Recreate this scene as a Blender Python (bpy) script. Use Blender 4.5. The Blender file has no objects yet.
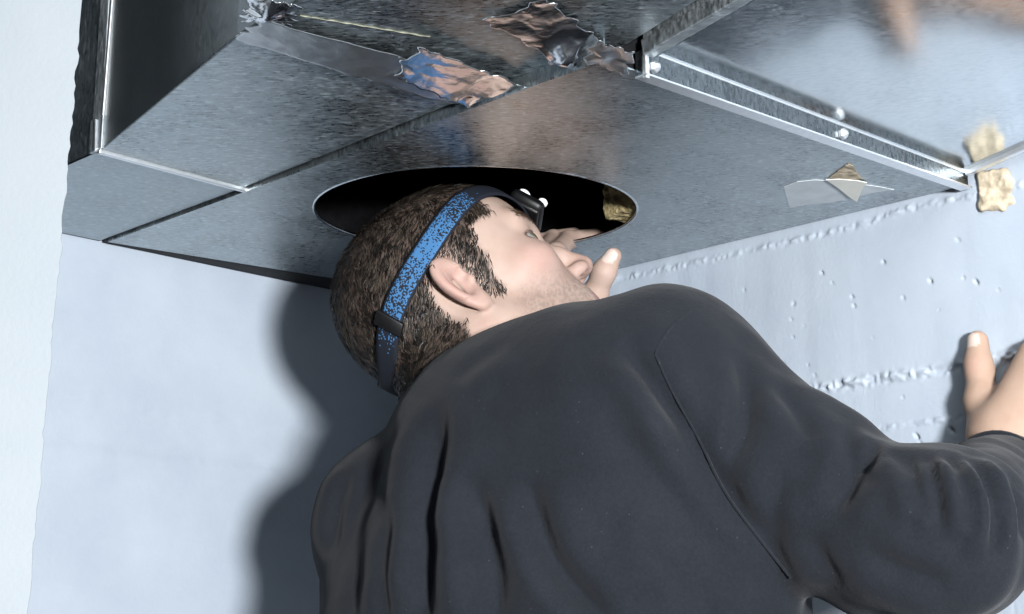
import bpy, bmesh, math
import numpy as np
from mathutils import Vector, Matrix

# ------------------------------------------------------------------ camera
FPX, CX, CY, HZ = 1650.0, 512.0, 307.0, 710.0
PITCH = math.atan2(HZ - CY, FPX)
CAM = np.array([0.0, 0.0, 1.25])
cF = np.array([0, math.cos(PITCH), math.sin(PITCH)])
cR = np.array([1.0, 0, 0])
cU = np.array([0, -math.sin(PITCH), math.cos(PITCH)])
scene = bpy.context.scene
col = scene.collection
cam = bpy.data.cameras.new('camera'); camo = bpy.data.objects.new('camera', cam); col.objects.link(camo)
cam.sensor_fit = 'HORIZONTAL'; cam.sensor_width = 36.0; cam.lens = 36.0 * FPX / 1024.0
cam.clip_start = 0.02
camo.location = CAM; camo.rotation_euler = (math.pi / 2 + PITCH, 0, 0)
scene.camera = camo

# ------------------------------------------------------------------ world, lights, exposure
w = bpy.data.worlds.new('world'); scene.world = w; w.use_nodes = True
bg = w.node_tree.nodes['Background']; bg.inputs[0].default_value = (0.75, 0.87, 1.0, 1); bg.inputs[1].default_value = 0.008
fl = bpy.data.lights.new('work_flash', 'AREA'); fl.shape = 'DISK'; fl.size = 0.24; fl.energy = 138.0; fl.color = (0.97, 0.985, 1.0)
flo = bpy.data.objects.new('work_flash', fl); col.objects.link(flo); flo.location = (0.54, -0.80, 1.30)
flo.rotation_euler = (Vector((-0.15, 1.5, 1.50)) - flo.location).to_track_quat('-Z', 'Y').to_euler()
scene.view_settings.view_transform = 'Standard'; scene.view_settings.look = 'None'
scene.view_settings.exposure = 0.0; scene.view_settings.gamma = 1.0
scene.view_settings.use_curve_mapping = False

# ------------------------------------------------------------------ geometry helpers
def ray(x, y): return cF + cR * ((x - CX) / FPX) + cU * ((CY - y) / FPX)
def at(x, y, dep): return CAM + ray(x, y) * dep
def onz(x, y, z):
    d = ray(x, y); return CAM + d * ((z - CAM[2]) / d[2])
def onpl(x, y, P0, n):
    d = ray(x, y); return CAM + d * (np.dot(P0 - CAM, n) / np.dot(d, n))
def proj(P):
    v = P - CAM; d = v @ cF
    return CX + FPX * (v @ cR) / d, CY - FPX * (v @ cU) / d, d
def hdg(a): a = math.radians(a); return np.array([math.sin(a), math.cos(a), 0.0])
def nrm(v): v = np.asarray(v, float); return v / np.linalg.norm(v)

def hash3(i, j, k, s=0):
    n = (i * 73856093) ^ (j * 19349663) ^ (k * 83492791) ^ (s * 1274126177)
    n = n & 0x7fffffff; n = (n ^ (n >> 13)) & 0x7fffffff; n = (n * 1103515245 + 12345) & 0x7fffffff
    n = (n ^ (n >> 16)) & 0x7fffffff; n = (n * 69069 + 1) & 0x7fffffff
    return (n % 65521) / 65521.0
def vnoise(P, sc, s=0):
    Q = np.asarray(P, float) * sc; I = np.floor(Q).astype(np.int64); f = Q - I; f = f * f * (3 - 2 * f)
    r = 0
    for a in (0, 1):
        for b in (0, 1):
            for c in (0, 1):
                wt = (f[:, 0] if a else 1 - f[:, 0]) * (f[:, 1] if b else 1 - f[:, 1]) * (f[:, 2] if c else 1 - f[:, 2])
                r = r + wt * hash3(I[:, 0] + a, I[:, 1] + b, I[:, 2] + c, s)
    return r * 2 - 1

# ------------------------------------------------------------------ object helpers
def tag(o, label=None, cat=None, group=None, kind=None):
    if label: o['label'] = label
    if cat: o['category'] = cat
    if group: o['group'] = group
    if kind: o['kind'] = kind
    return o
def empty(name, loc, label, cat, group=None):
    o = bpy.data.objects.new(name, None); col.objects.link(o); o.location = loc; o.empty_display_size = 0.1
    return tag(o, label, cat, group)
def worldloc(o):
    v = Vector((0, 0, 0))
    while o: v += o.location; o = o.parent
    return np.array(v)
def mobj(name, V, Fc, mat, parent=None, smooth=False, attrs=None, origin=None):
    V = np.asarray(V, float)
    base = worldloc(parent) if parent else np.zeros(3)
    loc = np.zeros(3)
    if origin is not None: loc = np.asarray(origin, float) - base
    me = bpy.data.meshes.new(name)
    me.from_pydata((V - base - loc).tolist(), [], [tuple(int(i) for i in f) for f in Fc])
    me.update()
    if smooth: me.polygons.foreach_set('use_smooth', np.ones(len(me.polygons), bool))
    if attrs:
        for k, a in attrs.items():
            a = np.asarray(a, np.float32)
            if a.ndim == 1:
                at_ = me.attributes.new(k, 'FLOAT', 'POINT'); at_.data.foreach_set('value', a)
            else:
                at_ = me.attributes.new(k, 'FLOAT_COLOR', 'POINT')
                c4 = np.ones((len(a), 4), np.float32); c4[:, :3] = a; at_.data.foreach_set('color', c4.ravel())
    me.materials.append(mat)
    o = bpy.data.objects.new(name, me); col.objects.link(o); o.location = loc
    if parent: o.parent = parent
    return o
class MB:
    def __init__(s): s.V = []; s.F = []
    def add(s, V, F):
        n = len(s.V); s.V += [np.asarray(v, float) for v in V]; s.F += [tuple(i + n for i in f) for f in F]; return s
    def hexa(s, b, t):      # b: 4 bottom pts, t: 4 top pts (same order)
        return s.add(list(b) + list(t), [(3, 2, 1, 0), (4, 5, 6, 7), (0, 1, 5, 4), (1, 2, 6, 5), (2, 3, 7, 6), (3, 0, 4, 7)])
    def poly(s, pts, th):
        n = len(pts); return s.add(list(pts) + [p + np.array([0, 0, th]) for p in pts], [tuple(range(n - 1, -1, -1)), tuple(range(n, 2 * n))] + [(i, (i + 1) % n, n + (i + 1) % n, n + i) for i in range(n)])
    def box(s, c, ax, ay, az, sx, sy, sz):
        c = np.asarray(c, float); p = []
        for z in (-1, 1):
            for x, y in ((-1, -1), (1, -1), (1, 1), (-1, 1)):
                p.append(c + ax * x * sx / 2 + ay * y * sy / 2 + az * z * sz / 2)
        return s.hexa(p[:4], p[4:])
    def prism(s, c, r, h, ax, n=6, dome=0.0):
        ax = nrm(ax); u = nrm(np.cross(ax, [0.3, 0.2, 0.9])); v = np.cross(ax, u); c = np.asarray(c, float)
        rings = [(r, 0), (r, h * .75), (r * .8, h)] + ([(r * .4, h + dome)] if dome else [])
        V = []
        for rr, hh in rings:
            for i in range(n):
                a = 2 * math.pi * i / n; V.append(c + u * rr * math.cos(a) + v * rr * math.sin(a) + ax * hh)
        F = []
        for k in range(len(rings) - 1):
            for i in range(n):
                j = (i + 1) % n; F.append((k * n + i, k * n + j, (k + 1) * n + j, (k + 1) * n + i))
        F.append(tuple(range(n - 1, -1, -1))); F.append(tuple((len(rings) - 1) * n + i for i in range(n)))
        return s.add(V, F)
    def build(s, name, mat, parent=None, smooth=False, bevel=0, attrs=None):
        o = mobj(name, np.array(s.V), s.F, mat, parent, smooth, attrs)
        if bevel:
            m = o.modifiers.new('bevel', 'BEVEL'); m.width = bevel; m.segments = 2; m.limit_method = 'ANGLE'
        return o
def tube(pts, rads, n=10, closed=False, flat=None):
    pts = np.asarray(pts, float); m = len(pts); V = []; F = []
    if np.isscalar(rads): rads = [rads] * m
    up = None
    for i in range(m):
        t = nrm((pts[(i + 1) % m] if (closed or i < m - 1) else pts[i]) - (pts[i - 1] if (closed or i > 0) else pts[i]))
        if up is None: up = nrm(np.cross(t, [0.31, 0.17, 0.93]))
        up = nrm(up - t * np.dot(up, t)); v = np.cross(t, up)
        for k in range(n):
            a = 2 * math.pi * k / n; V.append(pts[i] + (up * math.cos(a) + v * math.sin(a)) * rads[i])
    for i in range(m if closed else m - 1):
        for k in range(n):
            j = (i + 1) % m; F.append((i * n + k, i * n + (k + 1) % n, j * n + (k + 1) % n, j * n + k))
    if not closed:
        F.append(tuple(range(n - 1, -1, -1))); F.append(tuple((m - 1) * n + k for k in range(n)))
    return np.array(V), F

# ------------------------------------------------------------------ signed distance modelling
def sphere(P, c, r): return np.linalg.norm(P - np.asarray(c, P.dtype), axis=1) - r
def ell(P, c, r, M=None):
    q = P - np.asarray(c, P.dtype)
    if M is not None: q = q @ np.asarray(M, P.dtype).T          # rows of M: local axes
    r = np.asarray(r, P.dtype); k0 = np.linalg.norm(q / r, axis=1); k1 = np.linalg.norm(q / (r * r), axis=1) + 1e-9
    return k0 * (k0 - 1) / k1
def rcone(P, a, b, ra, rb):
    a = np.asarray(a, P.dtype); b = np.asarray(b, P.dtype); ba = b - a
    t = np.clip(((P - a) @ ba) / (ba @ ba), 0, 1)
    return np.linalg.norm(P - a - t[:, None] * ba, axis=1) - (ra + (rb - ra) * t)
def chain(P, pts, rads, k=0.004):
    d = None
    for i in range(len(pts) - 1):
        e = rcone(P, pts[i], pts[i + 1], rads[i], rads[i + 1]); d = e if d is None else smin(d, e, k)
    return d
def smin(a, b, k):
    h = np.clip(0.5 + 0.5 * (b - a) / k, 0, 1); return b + (a - b) * h - k * h * (1 - h)
def smax(a, b, k): return -smin(-a, -b, k)
def polygonise(fn, lo, hi, h, newton=2):
    B = 4; lo = np.asarray(lo, float); hi = np.asarray(hi, float)
    nb = np.ceil((hi - lo) / (h * B)).astype(int); n = nb * B + 1
    cx = [lo[i] + (np.arange(nb[i]) + .5) * h * B for i in range(3)]
    G = np.stack(np.meshgrid(*cx, indexing='ij'), -1).reshape(-1, 3).astype(np.float32)
    c = fn(G).reshape(nb); near = np.abs(c) < h * B * 1.6
    D = np.ones(n, np.float32); full = np.repeat(np.repeat(np.repeat(np.where(c < 0, -1., 1.), B, 0), B, 1), B, 2)
    D[:-1, :-1, :-1] = full
    nm = np.zeros(n, bool)
    rep = np.repeat(np.repeat(np.repeat(near, B, 0), B, 1), B, 2)
    for a in (0, 1):
        for b in (0, 1):
            for e in (0, 1): nm[a:n[0] - 1 + a, b:n[1] - 1 + b, e:n[2] - 1 + e] |= rep
    I = np.argwhere(nm); Pn = (lo + I * h).astype(np.float32)
    vals = np.concatenate([fn(Pn[i:i + 400000]) for i in range(0, len(Pn), 400000)])
    D[nm] = vals
    for ax in range(3):                      # close the box
        sl = [slice(None)] * 3; sl[ax] = 0; D[tuple(sl)] = np.abs(D[tuple(sl)]) + 1e-4; sl[ax] = -1; D[tuple(sl)] = np.abs(D[tuple(sl)]) + 1e-4
    s = D < 0; m = n - 1
    cnt = sum(s[a:m[0] + a, b:m[1] + b, e:m[2] + e].astype(np.int8) for a in (0, 1) for b in (0, 1) for e in (0, 1))
    act = (cnt > 0) & (cnt < 8); idx = -np.ones(m, np.int64); A = np.argwhere(act); idx[act] = np.arange(len(A))
    off = np.array([(a, b, e) for a in (0, 1) for b in (0, 1) for e in (0, 1)])
    cv = np.stack([D[A[:, 0] + o[0], A[:, 1] + o[1], A[:, 2] + o[2]] for o in off], 1)
    acc = np.zeros((len(A), 3)); num = np.zeros(len(A))
    for i in range(8):
        for j in range(i + 1, 8):
            if np.abs(off[i] - off[j]).sum() != 1: continue
            msk = (cv[:, i] < 0) != (cv[:, j] < 0); dn = cv[:, i] - cv[:, j]; t = np.where(msk, cv[:, i] / np.where(dn == 0, 1, dn), 0)
            acc += np.where(msk[:, None], off[i] + t[:, None] * (off[j] - off[i]), 0); num += msk
    V = lo + (A + acc / np.maximum(num, 1)[:, None]) * h
    Fs = []
    for ax in range(3):
        u, v = (ax + 1) % 3, (ax + 2) % 3
        s0 = [slice(None)] * 3; s1 = [slice(None)] * 3; s0[ax] = slice(0, -1); s1[ax] = slice(1, None)
        E = np.argwhere(s[tuple(s0)] != s[tuple(s1)])
        E = E[(E[:, u] > 0) & (E[:, v] > 0) & (E[:, u] < m[u]) & (E[:, v] < m[v])]
        neg = s[E[:, 0], E[:, 1], E[:, 2]]
        def cell(du, dv):
            q = E.copy(); q[:, u] -= du; q[:, v] -= dv; return idx[q[:, 0], q[:, 1], q[:, 2]]
        Q = np.stack([cell(1, 1), cell(0, 1), cell(0, 0), cell(1, 0)], 1)
        Q[~neg] = Q[~neg][:, ::-1]; Fs.append(Q)
    Fc = np.concatenate(Fs); Fc = Fc[(Fc >= 0).all(1)]
    for _ in range(newton):
        f0 = fn(V.astype(np.float32)).astype(float); g = grad(fn, V, h * .35); gg = (g * g).sum(1) + 1e-6
        st = g * (f0 / gg)[:, None]; ln = np.linalg.norm(st, axis=1); st *= np.minimum(1, h * .6 / np.maximum(ln, 1e-9))[:, None]; V = V - st
    return V, Fc
def grad(fn, V, e):
    g = np.zeros((len(V), 3))
    for i in range(3):
        d = np.zeros(3); d[i] = e
        g[:, i] = (fn((V + d).astype(np.float32)).astype(float) - fn((V - d).astype(np.float32)).astype(float)) / (2 * e)
    return g
def joinm(parts):
    V = []; F = []; n = 0
    for v, f in parts: V.append(np.asarray(v)); F += [tuple(int(i) + n for i in q) for q in f]; n += len(v)
    return np.concatenate(V), F

# ------------------------------------------------------------------ materials
def newmat(name):
    m = bpy.data.materials.new(name); m.use_nodes = True; nt = m.node_tree
    return m, nt, nt.nodes['Principled BSDF']
def nd(nt, t, **kw):
    n = nt.nodes.new(t)
    for k, v in kw.items():
        if k in n.inputs: n.inputs[k].default_value = v
        else: setattr(n, k, v)
    return n
def lk(nt, a, ao, b, bi): nt.links.new(a.outputs[ao], b.inputs[bi])
def ramp(nt, stops):
    r = nt.nodes.new('ShaderNodeValToRGB'); e = r.color_ramp.elements
    while len(e) < len(stops): e.new(0.5)
    for x, (p, c) in zip(e, stops): x.position = p; x.color = (*c, 1) if len(c) == 3 else c
    return r
def g(v): return (v, v, v)
def bump(nt, bsdf, src, out, strength, dist):
    b = nd(nt, 'ShaderNodeBump', Strength=strength, Distance=dist); lk(nt, src, out, b, 'Height'); lk(nt, b, 'Normal', bsdf, 'Normal'); return b

def mat_paint(name, c0, c1, sc=9.0):
    m, nt, b = newmat(name); tc = nd(nt, 'ShaderNodeTexCoord')
    n1 = nd(nt, 'ShaderNodeTexNoise', Scale=sc, Detail=6.0, Roughness=0.6); lk(nt, tc, 'Object', n1, 'Vector')
    r = ramp(nt, [(0.3, c0), (0.7, c1)]); lk(nt, n1, 'Fac', r, 'Fac'); lk(nt, r, 'Color', b, 'Base Color')
    b.inputs['Roughness'].default_value = 0.62; b.inputs['Specular IOR Level'].default_value = 0.25
    n2 = nd(nt, 'ShaderNodeTexNoise', Scale=240.0, Detail=5.0, Roughness=0.6); lk(nt, tc, 'Object', n2, 'Vector')
    bump(nt, b, n2, 'Fac', 0.18, 0.002)
    return m
M_wall = mat_paint('painted_concrete', (0.29, 0.33, 0.385), (0.335, 0.375, 0.425))
M_pier = mat_paint('white_plaster', (0.26, 0.288, 0.31), (0.28, 0.305, 0.325))
M_floor = mat_paint('grey_screed', (0.10, 0.105, 0.11), (0.14, 0.145, 0.15), 4.0)
M_ceil = mat_paint('raw_concrete', (0.12, 0.125, 0.13), (0.16, 0.165, 0.17), 4.0)

def mat_galv(name, base, r0, r1, spangle=0.5, wave=0.25, rot=0.0):
    m, nt, b = newmat(name); tc = nd(nt, 'ShaderNodeTexCoord')
    mp = nd(nt, 'ShaderNodeMapping'); mp.inputs['Rotation'].default_value = (0, 0, rot); mp.inputs['Scale'].default_value = (1, 3.2, 1); lk(nt, tc, 'Object', mp, 'Vector')
    n1 = nd(nt, 'ShaderNodeTexNoise', Scale=150.0, Detail=4.0, Roughness=0.65); lk(nt, mp, 'Vector', n1, 'Vector')
    v1 = nd(nt, 'ShaderNodeTexVoronoi', Scale=170.0); lk(nt, mp, 'Vector', v1, 'Vector')
    n3 = nd(nt, 'ShaderNodeTexNoise', Scale=14.0, Detail=8.0, Roughness=0.72); lk(nt, tc, 'Object', n3, 'Vector')
    mx = nd(nt, 'ShaderNodeMath', operation='MULTIPLY_ADD'); mx.inputs[1].default_value = 0.6; lk(nt, n1, 'Fac', mx, 0)
    m2 = nd(nt, 'ShaderNodeMath', operation='MULTIPLY'); m2.inputs[1].default_value = 0.4; lk(nt, n3, 'Fac', m2, 0); lk(nt, m2, 'Value', mx, 2)
    d = 1 - spangle
    rc = ramp(nt, [(0.41, tuple(x * d for x in base)), (0.50, base), (0.60, tuple(min(1, x * (1 + .5 * spangle)) for x in base))])
    lk(nt, mx, 'Value', rc, 'Fac')
    n5 = nd(nt, 'ShaderNodeTexNoise', Scale=120.0, Detail=2.0, Roughness=0.5); lk(nt, mp, 'Vector', n5, 'Vector')
    sp = ramp(nt, [(0.575, g(0)), (0.64, g(1))]); lk(nt, n5, 'Fac', sp, 'Fac')
    sf_ = nd(nt, 'ShaderNodeMath', operation='MULTIPLY'); sf_.inputs[1].default_value = spangle; lk(nt, sp, 'Color', sf_, 0)
    mxc = nd(nt, 'ShaderNodeMix', data_type='RGBA'); lk(nt, sf_, 'Value', mxc, 0); lk(nt, rc, 'Color', mxc, 6); mxc.inputs[7].default_value = (*[min(1, x * 2.0) for x in base], 1); lk(nt, mxc, 2, b, 'Base Color')
    rr = ramp(nt, [(0.40, g(r0)), (0.60, g(r1))]); lk(nt, mx, 'Value', rr, 'Fac')
    ra = nd(nt, 'ShaderNodeMath', operation='MULTIPLY_ADD'); ra.inputs[1].default_value = 0.22; lk(nt, sf_, 'Value', ra, 0); lk(nt, rr, 'Color', ra, 2); lk(nt, ra, 'Value', b, 'Roughness')
    b.inputs['Metallic'].default_value = 1.0
    n4 = nd(nt, 'ShaderNodeTexNoise', Scale=7.0, Detail=2.0); lk(nt, tc, 'Object', n4, 'Vector')
    add = nd(nt, 'ShaderNodeMath', operation='MULTIPLY_ADD'); add.inputs[1].default_value = 0.03; lk(nt, n1, 'Fac', add, 0); lk(nt, n4, 'Fac', add, 2)
    bump(nt, b, add, 'Value', wave, 0.01)
    return m
M_galv = mat_galv('galvanised_sheet', (0.39, 0.43, 0.445), 0.25, 0.45, 0.42, 0.25)
M_galvb = mat_galv('galvanised_sheet_grey', (0.36, 0.40, 0.415), 0.28, 0.46, 0.3, 0.2)
M_shiny = mat_galv('bright_zinc_sheet', (0.74, 0.78, 0.80), 0.10, 0.20, 0.12, 0.15)
M_flange = mat_galv('dull_zinc_flange', (0.18, 0.20, 0.21), 0.2, 0.4, 0.28, 0.1)
M_seam = mat_galv('rough_zinc_seam', (0.42, 0.46, 0.48), 0.42, 0.62, 0.18, 0.1)
M_side = mat_galv('shaded_galvanised_side', (0.20, 0.22, 0.225), 0.28, 0.38, 0.15, 0.2)  # darker copy of the sheet, the side's shade put into its colour
M_edge = mat_galv('zinc_profile', (0.55, 0.59, 0.61), 0.10, 0.24, 0.3, 0.15)
def mat_plain(name, c, rough=0.5, metal=0.0, spec=0.5, nsc=60.0, namp=0.15, bmp=0.1, bd=0.001):
    m, nt, b = newmat(name); tc = nd(nt, 'ShaderNodeTexCoord')
    n1 = nd(nt, 'ShaderNodeTexNoise', Scale=nsc, Detail=5.0); lk(nt, tc, 'Object', n1, 'Vector')
    r = ramp(nt, [(0.3, tuple(x * (1 - namp) for x in c)), (0.7, tuple(min(1, x * (1 + namp)) for x in c))])
    lk(nt, n1, 'Fac', r, 'Fac'); lk(nt, r, 'Color', b, 'Base Color')
    b.inputs['Roughness'].default_value = rough; b.inputs['Metallic'].default_value = metal; b.inputs['Specular IOR Level'].default_value = spec
    if bmp: bump(nt, b, n1, 'Fac', bmp, bd)
    return m
M_foil = mat_plain('aluminium_foil', (0.78, 0.79, 0.80), 0.16, 1.0, 0.5, 90.0, 0.06, 0.25, 0.002)
M_foild = mat_plain('dull_foil', (0.56, 0.58, 0.59), 0.32, 1.0, 0.5, 70.0, 0.15, 0.25, 0.002)
M_liner = mat_plain('added_black_lining', (0.006, 0.006, 0.007), 0.95, 0, 0.1, 120, 0.3, 0.3, 0.003)
M_wool = mat_plain('mineral_wool', (0.26, 0.21, 0.11), 0.95, 0, 0.1, 160, 0.45, 0.8, 0.006)
M_foam = mat_plain('tan_foam', (0.40, 0.34, 0.25), 0.9, 0, 0.15, 110, 0.35, 0.6, 0.004)
M_paper = mat_plain('cream_paper', (0.66, 0.66, 0.60), 0.8, 0, 0.2, 40, 0.06, 0.05)
M_label = mat_plain('grey_label_film', (0.46, 0.50, 0.53), 0.6, 0.0, 0.4, 50, 0.12, 0.05)
M_glue = mat_plain('dried_glue', (0.13, 0.13, 0.095), 0.5, 0, 0.4, 120, 0.3, 0.4, 0.002)
M_bolt = mat_plain('bright_bolt', (0.86, 0.88, 0.90), 0.42, 1.0, 0.5, 200, 0.05, 0.05)

def mat_fabric(name, c0, c1):
    m, nt, b = newmat(name); tc = nd(nt, 'ShaderNodeTexCoord')
    n1 = nd(nt, 'ShaderNodeTexNoise', Scale=14.0, Detail=6.0, Roughness=0.6); lk(nt, tc, 'Object', n1, 'Vector')
    r = ramp(nt, [(0.32, c0), (0.70, c1)]); lk(nt, n1, 'Fac', r, 'Fac')
    nf = nd(nt, 'ShaderNodeTexNoise', Scale=420.0, Detail=2.0); lk(nt, tc, 'Object', nf, 'Vector')
    ng = nd(nt, 'ShaderNodeMath', operation='MULTIPLY_ADD'); ng.inputs[1].default_value = 0.55; lk(nt, nf, 'Fac', ng, 0)
    nh = nd(nt, 'ShaderNodeMath', operation='MULTIPLY_ADD'); nh.inputs[1].default_value = 0.9; nh.inputs[2].default_value = -0.22; lk(nt, n1, 'Fac', nh, 0); lk(nt, nh, 'Value', ng, 2); lk(nt, ng, 'Value', r, 'Fac')
    v = nd(nt, 'ShaderNodeTexVoronoi', Scale=95.0); lk(nt, tc, 'Object', v, 'Vector')
    lint = ramp(nt, [(0.035, g(1)), (0.06, g(0))]); lk(nt, v, 'Distance', lint, 'Fac')
    mx = nd(nt, 'ShaderNodeMix', data_type='RGBA'); lk(nt, lint, 'Color', mx, 0); lk(nt, r, 'Color', mx, 6); mx.inputs[7].default_value = (c1[0] * 2.6, c1[1] * 2.6, c1[2] * 2.6, 1)
    lk(nt, mx, 2, b, 'Base Color')
    b.inputs['Roughness'].default_value = 0.92; b.inputs['Specular IOR Level'].default_value = 0.12
    b.inputs['Sheen Weight'].default_value = 0.05; b.inputs['Sheen Roughness'].default_value = 0.5
    n2 = nd(nt, 'ShaderNodeTexNoise', Scale=700.0, Detail=3.0); lk(nt, tc, 'Object', n2, 'Vector')
    n3 = nd(nt, 'ShaderNodeTexNoise', Scale=45.0, Detail=4.0, Roughness=0.55); lk(nt, tc, 'Object', n3, 'Vector')
    ad = nd(nt, 'ShaderNodeMath', operation='MULTIPLY_ADD'); ad.inputs[1].default_value = 0.35; lk(nt, n2, 'Fac', ad, 0); lk(nt, n3, 'Fac', ad, 2)
    bump(nt, b, ad, 'Value', 0.35, 0.0035)
    return m
M_shirt = mat_fabric('charcoal_cotton', (0.0085, 0.0100, 0.0135), (0.0125, 0.0145, 0.0190))
M_trouser = mat_fabric('dark_work_trousers', (0.012, 0.014, 0.020), (0.020, 0.022, 0.030))
M_shoe = mat_plain('black_leather', (0.012, 0.011, 0.010), 0.45, 0, 0.5, 150, 0.3, 0.2, 0.001)

def mat_skin():
    m, nt, b = newmat('skin'); a = nd(nt, 'ShaderNodeAttribute', attribute_name='Col'); tc = nd(nt, 'ShaderNodeTexCoord')
    n1 = nd(nt, 'ShaderNodeTexNoise', Scale=55.0, Detail=5.0); lk(nt, tc, 'Object', n1, 'Vector')
    r = ramp(nt, [(0.3, (0.90, 0.86, 0.84)), (0.7, (1.0, 1.0, 1.0))]); lk(nt, n1, 'Fac', r, 'Fac')
    mx = nd(nt, 'ShaderNodeMix', data_type='RGBA', blend_type='MULTIPLY'); mx.inputs[0].default_value = 1.0
    lk(nt, a, 'Color', mx, 6); lk(nt, r, 'Color', mx, 7); lk(nt, mx, 2, b, 'Base Color')
    b.inputs['Roughness'].default_value = 0.56; b.inputs['Specular IOR Level'].default_value = 0.22
    b.inputs['Subsurface Weight'].default_value = 0.12; b.inputs['Subsurface Radius'].default_value = (1.0, 0.35, 0.2); b.inputs['Subsurface Scale'].default_value = 0.006
    n2 = nd(nt, 'ShaderNodeTexNoise', Scale=900.0, Detail=3.0); lk(nt, tc, 'Object', n2, 'Vector')
    bump(nt, b, n2, 'Fac', 0.15, 0.001)
    return m
M_skin = mat_skin()
def mat_hair():
    m, nt, b = newmat('brown_hair'); a = nd(nt, 'ShaderNodeAttribute', attribute_name='Col')
    lk(nt, a, 'Color', b, 'Base Color'); b.inputs['Roughness'].default_value = 0.45; b.inputs['Specular IOR Level'].default_value = 0.30
    return m
M_hair = mat_hair()

# ------------------------------------------------------------------ the room
H = 1.70                                   # underside of the duct
A = hdg(47.3); B = hdg(-45.5)              # along left wall (away), along right wall (away)
PRw = onz(790, 229, H); nR = np.array([B[1], -B[0], 0]); nR = -nR if np.dot(nR, CAM - PRw) < 0 else nR
PLw = onz(200, 266, H); nL = np.array([A[1], -A[0], 0]); nL = -nL if np.dot(nL, CAM - PLw) < 0 else nL
sol = np.linalg.solve(np.array([[B[0], -A[0]], [B[1], -A[1]]]), (PLw - PRw)[:2]); K = PRw + B * sol[0]; K = np.array([K[0], K[1], 0])
CEIL = 2.45
def axis(fine0, fine1, st, lo, hi, cs):
    return np.unique(np.round(np.concatenate([np.arange(lo, fine0, cs), np.arange(fine0, fine1, st), np.arange(fine1, hi + 1e-6, cs), [hi]]), 5))
def wall(name, org, dirv, nrmv, us, zs, disp, mat, thick=0.15):
    UU, ZZ = np.meshgrid(us, zs, indexing='ij'); nu, nz = UU.shape
    u = UU.ravel(); z = ZZ.ravel(); d = disp(u, z)
    V = org + u[:, None] * dirv + d[:, None] * nrmv; V[:, 2] = z
    i = np.arange(nu * nz).reshape(nu, nz); Q = np.stack([i[:-1, :-1], i[1:, :-1], i[1:, 1:], i[:-1, 1:]], -1).reshape(-1, 4)
    e1 = V[Q[:, 1]] - V[Q[:, 0]]; e2 = V[Q[:, 3]] - V[Q[:, 0]]
    if (np.cross(e1, e2) @ nrmv).mean() < 0: Q = Q[:, ::-1]
    V = V.tolist(); F = Q.tolist()
    back = MB(); c = [org + dirv * a - nrmv * t + np.array([0, 0, zz]) for t in (0.012, thick) for a, zz in ((us[0], zs[0]), (us[-1], zs[0]), (us[-1], zs[-1]), (us[0], zs[-1]))]
    back.hexa(c[:4], c[4:]); n = len(V)
    V += [v.tolist() for v in back.V]; F += [tuple(k + n for k in f) for f in back.F]
    o = mobj(name, np.array(V), F, mat, None, True); tag(o, kind='structure'); return o
def hz(u, z, v=0): return np.stack([u, z, np.full_like(u, v)], 1)
def ridge(u, z, z0, amp, wd, s, lo=-9, hi=9):
    zz = z0 + 0.004 * vnoise(hz(u, u * 0, s), 14, s)
    n = np.clip(0.35 + 0.9 * vnoise(hz(u, z, s), 120, s) + 0.7 * vnoise(hz(u, z, s), 300, s + 1), -0.6, 1.4)
    return amp * np.exp(-((z - zz) / wd) ** 2) * n * ((u > lo) & (u < hi))
rng = np.random.default_rng(5)
def pits(u, z, spots):
    d = np.zeros_like(u)
    for (pu, pz, r, a) in spots: d -= a * np.exp(-(((u - pu + .7 * (z - pz)) / r) ** 2 + ((z - pz) / (r * 1.7)) ** 2) ** 2)
    return d
def zat(px, py, P0, n): return onpl(px, py, P0, n)
# right wall: u runs from the corner towards the camera
def uR(P): return float(np.dot((P - K)[:2], -B[:2]))
def uL(P): return float(np.dot((P - K)[:2], -A[:2]))
z1 = [zat(*q, PRw, nR)[2] for q in ((700, 262), (870, 222), (960, 197))]; z1 = sum(z1) / 3
z2 = [zat(*q, PRw, nR)[2] for q in ((825, 386), (900, 374), (960, 362))]; z2 = sum(z2) / 3
z3 = zat(930, 420, PRw, nR)[2]
spR = []
for px, py, r in ((823, 273, .0022), (833, 283, .0016), (931, 281, .0026), (964, 278, .0016), (977, 282, .0026), (794, 305, .0018), (805, 326, .0013), (794, 337, .0016), (853, 297, .002), (855, 306, .002), (904, 298, .002), (884, 262, .0022), (951, 430, .003), (916, 436, .003), (920, 444, .0024), (902, 397, .0015), (809, 365, .0016), (874, 338, .0012), (999, 290, .0014), (700, 300, .0014), (745, 290, .0016), (1000, 560, .003), (985, 600, .002), (850, 345, .001), (940, 310, .0012), (842, 470, .002)):
    P = zat(px, py, PRw, nR); spR.append((uR(P), P[2], r * .55, r * 1.15))
for _ in range(60): spR.append((rng.uniform(0, 1.0), rng.uniform(1.3, 1.75), rng.uniform(.0007, .0015), .0012))
def dispR(u, z):
    lay = 0.0012 * np.tanh((z - z2) / 0.004) + 0.0008 * vnoise(hz(u, z), 12) + 0.0004 * vnoise(hz(u * 1.0, z * .12), 60, 3)
    return lay + ridge(u, z, z1, .0018, .0030, 11) + ridge(u, z, z2, .0032, .0045, 12) + ridge(u, z, z3, .0016, .0025, 13) + ridge(u, z, z2 - .13, .002, .003, 14) + pits(u, z, spR)
wall('wall_right', K, -B, nR, axis(0.2, 0.86, 0.0014, 0.0, 2.6, 0.05), axis(1.34, 1.71, 0.0014, 0.0, CEIL, 0.05), dispR, M_wall)
zl1 = zat(200, 418, PLw, nL)[2]; zl2 = zat(200, 461, PLw, nL)[2]
spL = [(rng.uniform(0, .7), rng.uniform(1.3, 1.75), rng.uniform(.0007, .0014), .0008) for _ in range(40)]
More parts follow.
